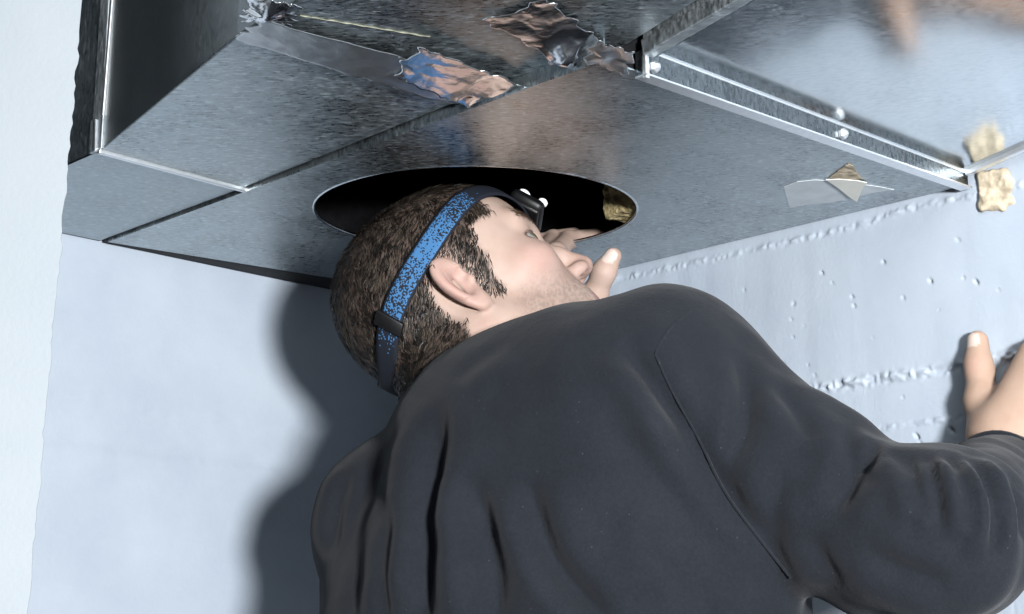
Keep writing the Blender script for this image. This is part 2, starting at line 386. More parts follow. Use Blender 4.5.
def dispL(u, z):
    return 0.0010 * np.tanh((z - zl1) / 0.004) - 0.0008 * np.tanh((z - zl2) / 0.004) + 0.0008 * vnoise(hz(u, z, 4), 10) + ridge(u, z, zl1, .0011, .002, 21) + ridge(u, z, zl2, .0009, .002, 22) + pits(u, z, spL)
wall('wall_left', K, -A, nL, axis(0.0, 0.65, 0.004, 0.0, 2.2, 0.25), axis(1.28, 1.76, 0.004, 0.0, CEIL, 0.2), dispL, M_wall)
# end of the wall beside the camera: the rough reveal edge at the left of the view
pe = at(53, 307, 1.20)
def pier():
    zs = axis(1.10, 1.75, 0.006, 0.0, CEIL, 0.15); V = []; F = []
    prof = [(-1.2, 0.0), (-.5, 0.0), (-.25, 0.0), (-.10, 0.0), (-.03, 0.0), (-.0002, .0), (-.0003, .001), (-.0018, .004), (-.02, .03), (-.075, .10), (-1.2, .10)]
    for z in zs:
        e = 0.0010 * vnoise(np.array([[z, 0, 0]]), 45, 7)[0] + 0.0012 * vnoise(np.array([[z, 0, 0]]), 160, 8)[0]
        for a, b in prof: V.append((pe[0] + a + .022 * (z - 1.45) + (e if a > -.05 and b < .05 else 0), pe[1] + b, z))
    n = len(prof)
    for i in range(len(zs) - 1):
        for k in range(n): F.append((i * n + k, i * n + (k + 1) % n, (i + 1) * n + (k + 1) % n, (i + 1) * n + k))
    F.append(tuple(range(n - 1, -1, -1))); F.append(tuple((len(zs) - 1) * n + k for k in range(n)))
    o = mobj('wall_front', np.array(V), F, M_pier, None, False); tag(o, kind='structure')
pier()
tag(MB().hexa([(-2.2, -1.2, -.1), (2.6, -1.2, -.1), (2.6, 2.4, -.1), (-2.2, 2.4, -.1)], [(-2.2, -1.2, 0), (2.6, -1.2, 0), (2.6, 2.4, 0), (-2.2, 2.4, 0)]).build('floor', M_floor), kind='structure')
tag(MB().hexa([(-2.2, -1.2, CEIL), (2.6, -1.2, CEIL), (2.6, 2.4, CEIL), (-2.2, 2.4, CEIL)], [(-2.2, -1.2, CEIL + .1), (2.6, -1.2, CEIL + .1), (2.6, 2.4, CEIL + .1), (-2.2, 2.4, CEIL + .1)]).build('ceiling', M_ceil), kind='structure')

# ------------------------------------------------------------------ the ducts
Z = np.array([0, 0, 1.0]); T = 0.0015; DH = 0.42
gapw = 0.004
fold_n = onz(632, 50, H); fold_c = onz(250, 190, H)
FB = nrm((fold_c - fold_n) * [1, 1, 0])                      # heading of the fold (away)
def isect(p, d, q, e):
    s = np.linalg.solve(np.array([[d[0], -e[0]], [d[1], -e[1]]]), (q - p)[:2]); return p + d * s[0]
Lw = PLw + nL * .006 + 0; Rw = PRw + nR * gapw
flA = nrm((onz(978, 191, H) - onz(634, 71, H)) * [1, 1, 0])   # direction of the near flange
fN = onz(634, 71, H)
c1 = isect(fold_n, FB, fN, flA); c2 = isect(fN, flA, Rw, B); c3 = isect(Rw, B, Lw, A); c4 = isect(fold_n, FB, Lw, A)
for c in (c1, c2, c3, c4): c[2] = H
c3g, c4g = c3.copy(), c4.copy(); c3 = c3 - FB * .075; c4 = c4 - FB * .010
plenum = empty('plenum_duct', (float((c1 + c3)[0] / 2), float((c1 + c3)[1] / 2), H), 'flat grey galvanised duct box with a round opening cut in its underside', 'duct')
hc = (onz(312, 203, H) + onz(636, 213, H)) / 2; hr = 0.1495; hc = np.array([hc[0], 1.469, H]); hq = 0.885
poly = [c1, c2, c3, c4]
def outer(ang, ctr):
    d = np.array([math.cos(ang), math.sin(ang), 0]); best = None
    for i in range(4):
        p, q = poly[i], poly[(i + 1) % 4]; e = q - p; M = np.array([[d[0], -e[0]], [d[1], -e[1]]])
        if abs(np.linalg.det(M)) < 1e-12: continue
        t, s = np.linalg.solve(M, (p - ctr)[:2])
        if t > 0 and -1e-9 <= s <= 1 + 1e-9 and (best is None or t < best): best = t
    return ctr + d * best
angs = sorted(list(np.linspace(-math.pi, math.pi, 144, endpoint=False)) + [math.atan2((c - hc)[1], (c - hc)[0]) for c in poly])
V = []; F = []; n = len(angs); fr = [0, .06, .3, .65, 1]
for lay in (0, 1):
    for t in fr:
        for a in angs:
            i0 = hc + np.array([math.cos(a), math.sin(a) * hq, 0]) * hr; p = i0 + (outer(a, hc) - i0) * t; V.append(p + Z * T * lay)
m_ = len(fr)
for lay in (0, 1):
    for k in range(m_ - 1):
        for i in range(n):
            j = (i + 1) % n; q = [lay * m_ * n + k * n + i, lay * m_ * n + (k + 1) * n + i, lay * m_ * n + (k + 1) * n + j, lay * m_ * n + k * n + j]
            F.append(q if lay else q[::-1])
for i in range(n):
    j = (i + 1) % n; F.append((i, j, m_ * n + j, m_ * n + i)); k = (m_ - 1) * n; F.append((k + j, k + i, m_ * n + k + i, m_ * n + k + j))
mobj('bottom_panel', np.array(V), F, M_galv, plenum)
v, f = tube([hc + np.array([math.cos(a) * (hr + .0005), math.sin(a) * (hr + .0005) * hq, T * .5]) for a in np.linspace(0, 2 * math.pi, 96, endpoint=False)], .0016, 6, True)
tag(mobj('opening_rim', v, f, M_edge, plenum, True), 'thin bright cut rim of the round opening')
def vpanel(p, q, h0, h1, th, inward):
    return MB().hexa([p, q, q + inward * th, p + inward * th], [p + Z * (h1 - h0), q + Z * (h1 - h0), q + inward * th + Z * (h1 - h0), p + inward * th + Z * (h1 - h0)])
inA = nrm(A); inB = nrm(FB)
zt = Z * T * 1.05
vpanel(c4 + zt, c1 + zt, 0, DH, T, flA).build('side_panel', M_galvb, plenum)
vpanel(c2 + zt, c3 + zt, 0, DH, T, -flA).build('side_panel', M_galvb, plenum)
vpanel(c3 + zt, c4 + zt, 0, DH, T, -inB).build('end_panel', M_galvb, plenum)
MB().hexa([c1 + Z * (DH + T), c2 + Z * (DH + T), c3 + Z * (DH + T), c4 + Z * (DH + T)], [c + Z * (DH + 2 * T + .001) for c in (c1, c2, c3, c4)]).build('top_panel', M_galvb, plenum)
M_shade_band = mat_plain('black_shade_band', (0.012, 0.012, 0.013), 0.7, 0, 0.3, 90, 0.3, 0.1)
MB().poly([c4 + Z * .002, c3 + Z * .002, c3g + Z * .002, c4g + Z * .002], .006).build('shade_strip', M_shade_band, plenum)  # dark strip added in the wall gap, stands in for the shaded band
# black lining added so the opening stays dark inside
ctr = (c1 + c2 + c3 + c4) / 4
li = [ctr + (c - ctr) * .985 for c in (c1, c2, c3, c4)]; lin = MB()
for i in range(4):
    p, q = li[i], li[(i + 1) % 4]; iw = nrm(ctr - (p + q) / 2); lin.add(vpanel(p + Z * .004, q + Z * .004, 0, DH - .02, .006, iw).V, [(3, 2, 1, 0), (4, 5, 6, 7), (0, 1, 5, 4), (1, 2, 6, 5), (2, 3, 7, 6), (3, 0, 4, 7)])
lin.hexa([p + Z * (DH - .018) for p in li], [p + Z * (DH - .010) for p in li]); lin.build('liner', M_liner, plenum)

# --- offset section on the right, rising towards the camera, with bolted flange
offs = empty('offset_duct', tuple((c1 + c2) / 2 - FB * .05), 'bright shiny zinc duct section with bolted flange at upper right', 'duct')
RISE = math.radians(10); nB = -FB; up_dir = nrm(nB * math.cos(RISE) + Z * math.sin(RISE))
FHL = 0.015; FHR = 0.009; FT = 0.0085
fl_l = fN + flA * .001; fl_r = c2 - flA * .005
def strip(p, q, across, upv, wa, wu): return MB().hexa([p, q, q + across * wa, p + across * wa], [p + upv * wu, q + upv * wu, q + across * wa + upv * wu, p + across * wa + upv * wu])
fo = fl_l - Z * .0045; fe = fl_r - Z * .0045
flange = MB().hexa([fo, fe, fe + nB * FT, fo + nB * FT], [fo + Z * (FHL + .0045), fe + Z * (FHR + .0045), fe + nB * FT + Z * (FHR + .0045), fo + nB * FT + Z * (FHL + .0045)]).build('flange', M_flange, offs, bevel=.0012)
lip = strip(fo - Z * .0012 + nB * .0, fe - Z * .0012, nB, Z, FT + .003, .0014).build('flange_lip', M_bolt, flange)
strip(fo + nB * (FT - .001) + Z * (FHL + .003), fe + nB * (FT - .001) + Z * (FHR + .003), nB, Z, .002, .0015).build('flange_bead', M_bolt, flange)
tL = fl_l + Z * FHL + nB * FT; tR = fl_r + Z * FHR + nB * FT; LEN = 0.85
tL2 = tL + up_dir * LEN; tR2 = tR + up_dir * LEN; upn = nrm(np.cross(tR - tL, up_dir)); upn = upn if upn[2] > 0 else -upn
MB().hexa([tL, tR, tR2, tL2], [p + upn * T for p in (tL, tR, tR2, tL2)]).build('bottom_panel', M_shiny, offs)
MB().hexa([tL, tL + flA * T, tL2 + flA * T, tL2], [p + Z * .36 for p in (tL, tL + flA * T, tL2 + flA * T, tL2)]).build('side_panel', M_seam, offs)
MB().hexa([tR, tR - flA * T, tR2 - flA * T, tR2], [p + Z * .36 for p in (tR, tR - flA * T, tR2 - flA * T, tR2)]).build('side_panel', M_galvb, offs)
MB().hexa([p + Z * .36 for p in (tL, tR, tR2, tL2)], [p + Z * .362 for p in (tL, tR, tR2, tL2)]).build('top_panel', M_galvb, offs)
sf = strip(tL - flA * .002 - upn * .006, tL2 - flA * .002 - upn * .006, flA, upn, .010, .013).build('seam_flange', M_seam, offs, bevel=.001)
strip(tL + flA * .008 - upn * .003, tL2 + flA * .008 - upn * .003, flA, upn, .005, .003).build('seam_bead', M_edge, sf)
strip(tR - flA * .006 - upn * .004, tR2 - flA * .006 - upn * .004, flA, upn, .006, .006).build('seam_flange', M_bolt, offs, bevel=.001)
# corner gusset and bolts
MB().hexa([fo + nB * (FT - .002) - Z * .003, fo + nB * (FT + .002) - Z * .003, fo + nB * (FT + .002) + flA * .004 - Z * .003, fo + nB * (FT - .002) + flA * .004 - Z * .003],
          [p + Z * .02 for p in (fo + nB * (FT - .002), fo + nB * (FT + .002), fo + nB * (FT + .002) + flA * .004, fo + nB * (FT - .002) + flA * .004)]).build('corner_piece', M_bolt, offs, bevel=.0008)
Lf = np.linalg.norm(fe - fo)
for px, py in ((652, 70), (826, 127), (965, 174)):
    P = onpl(px, py, fo + nB * FT, nB); s_ = float(np.dot(P - fo, flA)); bp = fo + flA * s_ + nB * FT + Z * .0075
    MB().prism(bp, .0048, .004, nB, 6, .0018).build('bolt', M_bolt, flange)

# --- branch duct on the left
LR = math.radians(1.2); nLb = nrm(nB * math.cos(LR) + Z * math.sin(LR)); pl_n = nrm(np.cross(nLb, A))
hb = H + .003
qL = onz(100, 150, hb); qR = isect(fold_n, FB, qL, nrm((onz(250, 190, hb) - qL) * [1, 1, 0])); qR[2] = hb; qR = qR - flA * .003
cd = nrm(qR - qL)
branch = empty('branch_duct', tuple((qL + qR) / 2), 'grey galvanised duct running alongside the box into the left wall', 'duct')
eL = isect(qL, FB, Lw, A); eL[2] = hb; eR = isect(qR, FB, Lw, A); eR[2] = hb
MB().hexa([qL, qR, eR, eL], [p + Z * T for p in (qL, qR, eR, eL)]).build('bottom_panel', M_galvb, branch)
MB().hexa([qL, eL, eL + cd * T, qL + cd * T], [p + Z * DH for p in (qL, eL, eL + cd * T, qL + cd * T)]).build('side_panel', M_galvb, branch)
gL = onpl(237, 36, qL, pl_n); gR = isect(qR, FB, gL, nrm((onz(520, 96, H) - onz(237, 36, H)) * [1, 1, 0])); gR = onpl(*proj(np.array([gR[0], gR[1], H + .018]))[:2], qL, pl_n)
gR = qR + nLb * np.linalg.norm((gR - qR)[:2])
MB().hexa([qL, qR, gR, gL], [p + Z * T for p in (qL, qR, gR, gL)]).build('bottom_panel', M_galv, branch)
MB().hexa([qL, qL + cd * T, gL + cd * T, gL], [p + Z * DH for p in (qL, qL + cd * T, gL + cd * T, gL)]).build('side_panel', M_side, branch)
LR2 = math.radians(4.0); nL2 = nrm(nB * math.cos(LR2) + Z * math.sin(LR2)); pl2 = nrm(np.cross(nL2, gR - gL)); kL = gL + nL2 * .85; kR = gR + nL2 * .85; stp = Z * .0; gW = onpl(624, 46, gL, pl2); kW = onpl(760, -40, gL, pl2)
MB().poly([gL + stp, gR + stp, gW + stp, kW + stp, kL + stp], T).build('bottom_panel', M_galv, branch)
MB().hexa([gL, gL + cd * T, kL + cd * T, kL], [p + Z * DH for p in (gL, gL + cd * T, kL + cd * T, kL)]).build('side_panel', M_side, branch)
tops = [eL, eR, qR, gR, kR, kL, gL, qL]
MB().add([p + Z * (H + DH + .03 - p[2]) for p in tops] + [p + Z * (H + DH + .032 - p[2]) for p in tops], [tuple(range(8)), tuple(range(15, 7, -1))] + [(i, (i + 1) % 8, (i + 1) % 8 + 8, i + 8) for i in range(8)]).build('top_panel', M_galvb, branch)
# drive cleats
hs = -nB
strip(qL - cd * .002 - Z * .0035 + hs * .002, qR + cd * .004 - Z * .0035 + hs * .002, nB, Z, .005, .004).build('drive_cleat', M_bolt, branch, bevel=.001)
vc = qL + nB * .004
strip(vc - cd * .004 + Z * .006, vc + Z * .40 - cd * .004 + nB * .012, nB, cd, .003, .004).build('drive_cleat', M_bolt, branch, bevel=.001)
strip(qL - cd * .004 + hs * .012 - Z * .001, qL - cd * .004 + hs * .012 + Z * .028, nB, cd, .020, .004).build('cleat_tab', M_seam, branch, bevel=.0008)
strip(qL - cd * .0055 + hs * .001 - Z * .002, qL - cd * .0055 + hs * .003 + Z * .026, nB, cd, .0022, .0022).build('tab_edge', M_bolt, branch)
strip(qL - cd * .003 + hs * .010 + Z * .028, qL - cd * .003 + hs * .010 + Z * .42, nB, cd, .014, .003).build('seam_flange', M_seam, branch, bevel=.0008)

# ------------------------------------------------------------------ foil tape, torn label, wool, foam
def foil(name, quad, nu, nv, amp, seed, mat, label, zoff=.0012, wavy=.002, curl=None, group=None):
    """quad: 4 world corners (p00,p10,p11,p01); crumpled sheet with thickness hanging below the duct"""
    u = np.linspace(0, 1, nu); v = np.linspace(0, 1, nv); UU, VV = np.meshgrid(u, v, indexing='ij'); uu = UU.ravel(); vv = VV.ravel()
    p00, p10, p11, p01 = quad
    n_ = nrm(np.cross(p10 - p00, p01 - p00)); n_ = n_ if n_[2] < 0 else -n_
    e = vnoise(hz(vv * 0, vv, seed), 9, seed) * wavy * 2; e2 = vnoise(hz(uu, uu * 0, seed), 16, seed + 1) * wavy
    ax = nrm(p10 - p00); ay = nrm(p01 - p00)
    P = (p00 * ((1 - uu) * (1 - vv))[:, None] + p10 * (uu * (1 - vv))[:, None] + p11 * (uu * vv)[:, None] + p01 * ((1 - uu) * vv)[:, None])
    P = P + ax * (e * np.where(uu > .5, 1, -1) * np.abs(uu - .5) * 2)[:, None] + ay * (e2 * (vv - .5) * 2)[:, None]
    L1 = np.linalg.norm(p10 - p00); L2 = np.linalg.norm(p01 - p00)
    q = hz(uu * L1, vv * L2, seed)
    cr = np.abs(vnoise(q + .01 * vnoise(q, 40, seed)[:, None], 38, seed)) * 1.6 + np.abs(vnoise(q, 85, seed + 2)) * .35 + np.abs(vnoise(q, 190, seed + 3)) * .06
    a_ = amp(uu, vv) if callable(amp) else amp
    d = zoff + a_ * cr
    if curl is not None: d = d + curl(uu, vv)
    top = P + n_ * d[:, None]; bot = P + n_ * (d - .0004)[:, None]
    i = np.arange(nu * nv).reshape(nu, nv); Q = np.stack([i[:-1, :-1], i[1:, :-1], i[1:, 1:], i[:-1, 1:]], -1).reshape(-1, 4)
    N = nu * nv; F = Q.tolist() + (Q[:, ::-1] + N).tolist()
    bd = list(i[:, 0]) + list(i[-1, 1:]) + list(i[::-1, -1][1:]) + list(i[0, ::-1][1:-1])
    F += [(bd[k], bd[k - 1], bd[k - 1] + N, bd[k] + N) for k in range(len(bd))]
    o = mobj(name, np.concatenate([top, bot]), F, mat, None, True, origin=tuple(P.mean(0))); tag(o, label, 'foil tape', group); return o
def onb(x, y): return onpl(x, y, qL, pl_n)
def onb2(x, y): return onpl(x, y, gL, pl2)
foil('foil_tape', [onb(232, 34), onb(452, 100), onb(510, 82), onb(262, 14)], 70, 22, lambda u, v: .0003 + .0005 * (u > .6), 3, M_foild, 'long dull strip of foil tape across the duct joint, left of centre', .004)
foil('foil_tape', [onb(392, 66), onb(470, 101), onb(521, 77), onb(420, 40)], 60, 34, lambda u, v: .0007 + .0010 * np.clip(u * 2 - 1, 0, 1), 8, M_foil, 'wrinkled shiny foil patch stuck on the right end of the long tape strip', .0060, .003)
foil('foil_tape', [onb2(482, 18), onb2(572, 66), onb2(606, 42), onb2(545, -6)], 70, 44, lambda u, v: .0006 + .0040 * np.clip(u * 2.2 - 1.0, 0, 1) * np.clip(1.3 - v, 0, 1), 15, M_foil, 'crumpled loose shiny foil tape hanging at top centre of the duct', .002, .003, lambda u, v: .010 * np.exp(-((u - .85) / .2) ** 2 - ((v - .35) / .35) ** 2))
foil('foil_tape', [onb2(242, 16), onb2(292, 21), onb2(300, 0), onb2(250, -10)], 46, 30, .0010, 21, M_foil, 'balled up shiny foil tape at the top left corner of the duct', .003, .002, lambda u, v: .006 * np.exp(-((u - .4) / .3) ** 2 - ((v - .5) / .4) ** 2))
foil('foil_tape', [onz(584, 56, H), onz(626, 70, H), onz(630, 44, H), onz(600, 38, H)], 40, 30, .0022, 33, M_foild, 'small grey crumpled foil tape at the corner of the bolted flange', .003, .003)
glue = empty('glue_line', tuple(onb2(400, 35)), 'thin yellowish line of dried glue above the long foil strip', 'glue')
v, f = tube([onb2(300 + 5.2 * i, 15 + .86 * i + .3 * math.sin(i * 1.7)) - Z * .0004 for i in range(26)], [.0005 + .0002 * math.sin(i * 2.3) for i in range(26)], 6); mobj('glue_bead', v, f, M_glue, glue, True)

def outline(name, pix, mat, z, th, parent=None):
    pts = [onz(x, y, z) for x, y in pix]; n = len(pts); c = sum(pts) / n
    Vv = [c] + pts + [c + Z * th] + [p + Z * th for p in pts]
    Fv = [(0, 1 + i, 1 + (i + 1) % n) for i in range(n)] + [(n + 1, n + 2 + (i + 1) % n, n + 2 + i) for i in range(n)] + [(1 + i, n + 2 + i, n + 2 + (i + 1) % n, 1 + (i + 1) % n) for i in range(n)]
    return mobj(name, np.array(Vv), Fv, mat, parent)
lab = empty('torn_label', tuple(onz(835, 192, H)), 'torn grey label with a cream paper scrap stuck under the duct', 'label')
outline('label_film', [(784, 187), (797, 182), (815, 180), (832, 181), (850, 181), (866, 185), (880, 187), (894, 190), (872, 193), (850, 199), (828, 203), (806, 205), (790, 208), (787, 199)], M_label, H - .0007, .0005, lab)
outline('paper_scrap', [(826, 180), (840, 179.5), (858, 181), (867, 183), (862, 190), (857, 202), (849, 197), (838, 188)], M_paper, H - .0022, .0007, lab)
outline('paper_residue', [(829, 178), (838, 171), (848, 164), (853, 166), (856, 172), (862, 179), (846, 181)], M_foam, H - .0008, .0006, lab)

def lump(name, c, axs, r, amp, sc, seed, mat, label, cat, h=.0022):
    Mx = np.array(axs, float); c = np.asarray(c, float)
    def fn(P):
        q = (P - c.astype(np.float32)) @ Mx.T.astype(np.float32); e = np.abs(q) - np.array(r, np.float32)
        d = np.linalg.norm(np.maximum(e, 0), axis=1) + np.minimum(e.max(1), 0) - .003
        return d + (amp * vnoise(P, sc, seed) + amp * .5 * vnoise(P, sc * 2.7, seed + 1)).astype(np.float32)
    R_ = max(r) + .015; Vv, Fv = polygonise(fn, c - R_, c + R_, h, 1)
    return tag(mobj(name, Vv, Fv, mat, None, True, origin=tuple(c)), label, cat)
wp = onz(624, 214, H)
wc = wp + A * .026 + B * .006 + Z * .025
lump('insulation_block', wc, [A, B, Z], (.022, .020, .019), .0015, 140, 3, M_wool, 'tan mineral wool scrap inside the round opening, beside its right edge', 'insulation')
fp = onpl(997, 190, PRw, nR)
lump('foam_patch', fp + nR * .002, [nrm(-B), nR, Z], (.012, .0005, .014), .0040, 75, 9, M_foam, 'tan foam patch on the wall below the shiny duct corner', 'foam')

# ------------------------------------------------------------------ the man
R_ = np.radians
def head_axes(ps, th, ph):
    def rot(ax, t):
        c, s = math.cos(t), math.sin(t)
        return {'u': np.array([[c, 0, -s], [0, 1, 0], [s, 0, c]]), 'a': np.array([[c, -s, 0], [s, c, 0], [0, 0, 1]]), 'r': np.array([[1, 0, 0], [0, c, -s], [0, s, c]])}[ax]
    M = rot('u', ps) @ rot('a', th) @ rot('r', ph) @ np.array([[0, 1, 0], [0, 0, 1], [-1, 0, 0.]])
    W = np.stack([cR, cU, cF], 1)
    return W @ M                                     # columns: his right, forward, up in world
HM = head_axes(R_(21), R_(31), R_(31)); HCEN = at(470, 318, 1.455)
def h2w(p): return HCEN + np.asarray(p, float) @ HM.T
def w2h(P): return (P - HCEN.astype(P.dtype)) @ HM.astype(P.dtype)
NECK = at(470, 408, 1.385)
neck_l = (NECK - HCEN) @ HM

def ear_fn(Q):                                      # Q has |x|
    tilt = R_(14); c = np.array([.0775, -.013, .002], np.float32); Q = c + (Q - c) / .92
    ax_l = np.array([0.05, -math.sin(tilt), math.cos(tilt)]); ax_n = nrm(np.array([.90, .42, 0.0])); ax_l = nrm(ax_l - ax_n * np.dot(ax_l, ax_n)); ax_w = np.cross(ax_l, ax_n)
    M = np.stack([ax_l, ax_w, ax_n]).astype(np.float32)
    q = (Q - c) @ M.T                               # l along, w (+ towards the back or front), n outward
    l, wv, nn = q[:, 0], q[:, 1], q[:, 2]
    if ax_w[1] > 0: wv = -wv                        # +w: towards the back of the head
    wid = .0165 + .0045 * np.clip(l / .03, -1, 1)
    d = (np.sqrt((l / .0315) ** 2 + ((wv - .002) / wid) ** 2 + 1e-9) - 1) * .016
    disc = smax(d, np.abs(nn) - .0042, .004)
    rim = np.sqrt(np.maximum(d + .0035, -1) ** 2 + (nn - .0030) ** 2) - .0036
    rim = np.where((l < -.016) | ((wv < -.006) & (l < .012)), rim + .003, rim)
    anti = np.sqrt((np.sqrt((l / .020) ** 2 + ((wv + .001) / .0105) ** 2 + 1e-9) - 1) ** 2 * .011 ** 2 + (nn - .002) ** 2) - .0026
    anti = np.where(wv < -.002, anti + .01, anti)
    conch = np.sqrt(((l + .003) / .0160) ** 2 + ((wv + .0030) / .0110) ** 2 + ((nn - .006) / .0115) ** 2) - 1
    trag = np.linalg.norm(q - np.array([-.003, 0, .001], np.float32) - np.array([0, (.0140 if ax_w[1] > 0 else -.0140), 0], np.float32), axis=1) - .0036
    lobe = np.sqrt(((l + .026) / .0085) ** 2 + ((wv + .004) / .0088) ** 2 + (nn / .0048) ** 2)
    lobe = (lobe - 1) * .005
    o = smin(disc, rim, .0025); o = smin(o, anti, .002); o = smax(o, -conch * .007, .003); o = smin(o, trag, .003); o = smin(o, lobe, .004)
    base = rcone(Q, (.062, -.004, .010), (.067, -.004, -.014), .0075, .007)
    return smin(o, base, .007) * .92
def head_fn(P, neck=True):
    X = P.copy(); X[:, 0] = np.sqrt(X[:, 0] ** 2 + 1e-8)
    d = ell(X, (0, -.012, .046), (.0735, .088, .075))
    d = smin(d, ell(X, (0, .026, .040), (.069, .067, .070)), .03)
    d = smin(d, ell(X, (0, -.040, .015), (.062, .050, .057)), .03)
    d = smin(d, ell(X, (0, .040, -.020), (.058, .055, .066)), .03)
    d = smin(d, rcone(X, (.050, .005, -.045), (.022, .078, -.088), .020, .017), .022)
    d = smin(d, rcone(X, (0, .082, -.090), (.012, .080, -.090), .017, .016), .015)
    d = smin(d, ell(X, (.046, .056, -.006), (.021, .024, .017)), .018)      # cheekbone
    d = smin(d, ell(X, (0, .080, -.052), (.030, .022, .026)), .016)         # muzzle
    d = smin(d, rcone(X, (.008, .0885, .033), (.052, .070, .036), .0085, .008), .012)  # brow ridge
    d = smax(d, -ell(X, (.038, .093, .015), (.017, .016, .0105)), .012)     # eye socket
    # nose
    n_ = chain(X, [(0, .086, .028), (0, .101, .004), (0, .1135, -.016)], [.0075, .0080, .0095], .006)
    n_ = smin(n_, ell(X, (.0105, .1035, -.0205), (.0075, .0105, .0072)), .006)
    d = smin(d, n_, .007)
    d = smax(d, -ell(X, (.0082, .1055, -.0285), (.0046, .0070, .0058)), .002)
    # lids over the eyeball
    eb = sphere(X, (.0395, .0690, .0155), .0140)
    lid = smax(eb, -ell(X, (.0450, .0790, .0145), (.0150, .017, .0052)), .0015)
    d = smin(d, lid, .004)
    d = smax(d, -ell(X, (.0450, .0790, .0145), (.0140, .014, .0047)), .0015)
    # lips
    d = smin(d, rcone(X, (0, .0995, -.0505), (.020, .089, -.053), .0058, .0035), .005)
    d = smin(d, rcone(X, (0, .0975, -.0610), (.018, .089, -.058), .0066, .0035), .005)
    d = smax(d, -rcone(X, (0, .1065, -.0558), (.020, .0945, -.0558), .0022, .0015), .002)
    if neck:
        nl = neck_l.astype(np.float32)
        d = smin(d, rcone(P, (0, -.020, -.015), nl, .056, .058), .022)
        d = smin(d, rcone(P, (.048, -.015, -.035), nl + np.array([.012, .045, 0]), .016, .014), .02)
        d = smin(d, rcone(P, (-.048, -.015, -.035), nl + np.array([-.012, .045, 0]), .016, .014), .02)
    d = smin(d, ear_fn(X), .0045)
    return d
hV, hF = polygonise(lambda P: head_fn(P), (-.100, -.120, -.165), (.100, .135, .140), .0019)
# hairline: function of head-local position, >0 inside the hair
def hair_mask(p):
    x, y, z = np.abs(p[:, 0]), p[:, 1], p[:, 2]
    nz_ = .006 * vnoise(p, 70, 2) + .003 * vnoise(p, 190, 3)
    front = np.where(z > .048, .062 - .35 * (z - .048) + .25 * np.clip(.055 - x, 0, .05) + np.clip(z - .075, 0, .05) * .55, .040 - 0.45 * (.048 - z))
    front = np.where(z < .018, .0265 - .10 * (.018 - z), front)
    low = np.where(y > -.006, -.016 - .0 * y, np.where(y > -.040, .012 - (-.006 - y) * 2.2, -.066 + .10 * (y + .04)))
    m = np.minimum(front - y, z - low) + nz_
    ear = np.sqrt(((y + .014) / .019) ** 2 + ((z - .002) / .029) ** 2) - 1
    m = np.minimum(m, np.where(x > .055, ear * .02, 1))
    return m
hm = hair_mask(hV)
x_, y_, z_ = hV[:, 0], hV[:, 1], hV[:, 2]
skin0 = np.array([.345, .255, .212]); colr = np.tile(skin0, (len(hV), 1))
def blend(c, t, k): t = np.clip(t, 0, 1)[:, None]; return c * (1 - t * k) + np.asarray(c if False else k * 0) if False else c
def mixc(c, tgt, t): t = np.clip(t, 0, 1)[:, None]; return c * (1 - t) + np.asarray(tgt) * t
ear_w = np.exp(-(((y_ + .02) / .022) ** 2 + ((z_) / .034) ** 2)) * (np.abs(x_) > .072)
colr = mixc(colr, (0.357, 0.212, 0.184), ear_w * .7)
colr = mixc(colr, (0.367, 0.218, 0.190), .55 * np.exp(-(((y_ - .062) / .022) ** 2 + ((z_ + .012) / .02) ** 2)))
colr = mixc(colr, (0.346, 0.207, 0.177), .5 * np.exp(-(((y_ - .11) / .015) ** 2 + ((z_ + .022) / .016) ** 2)))
st = np.clip((-.018 - z_) / .02, 0, 1) * np.clip((y_ - .012) / .02, 0, 1); stn = np.clip(.5 + .9 * vnoise(hV, 520, 5), 0, 1)
colr = mixc(colr, (0.179, 0.139, 0.121), st * (.25 + .5 * stn))
neckst = np.clip((-.050 - z_) / .02, 0, 1) * (y_ < .02); colr = mixc(colr, (0.262, 0.183, 0.154), neckst * .5)
lipm = np.exp(-(((z_ + .056) / .008) ** 2)) * (y_ > .090) * (np.abs(x_) < .024); colr = mixc(colr, (0.273, 0.148, 0.144), lipm)
brow = np.exp(-(((z_ - .0375 + .05 * np.clip(np.abs(x_) - .03, 0, 1)) / .0042) ** 2)) * (y_ > .06) * (np.abs(x_) > .010) * (np.abs(x_) < .060)
colr = mixc(colr, (0.085, 0.053, 0.038), brow * .75)
nost = np.exp(-((np.abs(x_) - .0072) / .004) ** 2 - ((y_ - .106) / .006) ** 2 - ((z_ + .028) / .003) ** 2); colr = mixc(colr, (0.117, 0.043, 0.032), nost)
eyx = hV.copy(); eyx[:, 0] = np.abs(eyx[:, 0]); eyc = ell(eyx, (.0450, .0790, .0145), (.0150, .017, .0052)); colr = mixc(colr, (.030, .020, .015), np.exp(-((eyc - .0006) / .0014) ** 2) * (y_ > .064) * (y_ < .095) * (np.abs(x_) > .022) * .9)
colr = mixc(colr, (.018, .0135, .0105), np.clip(hm / .012, 0, 1) * .85)
head_w = hV @ HM.T + HCEN

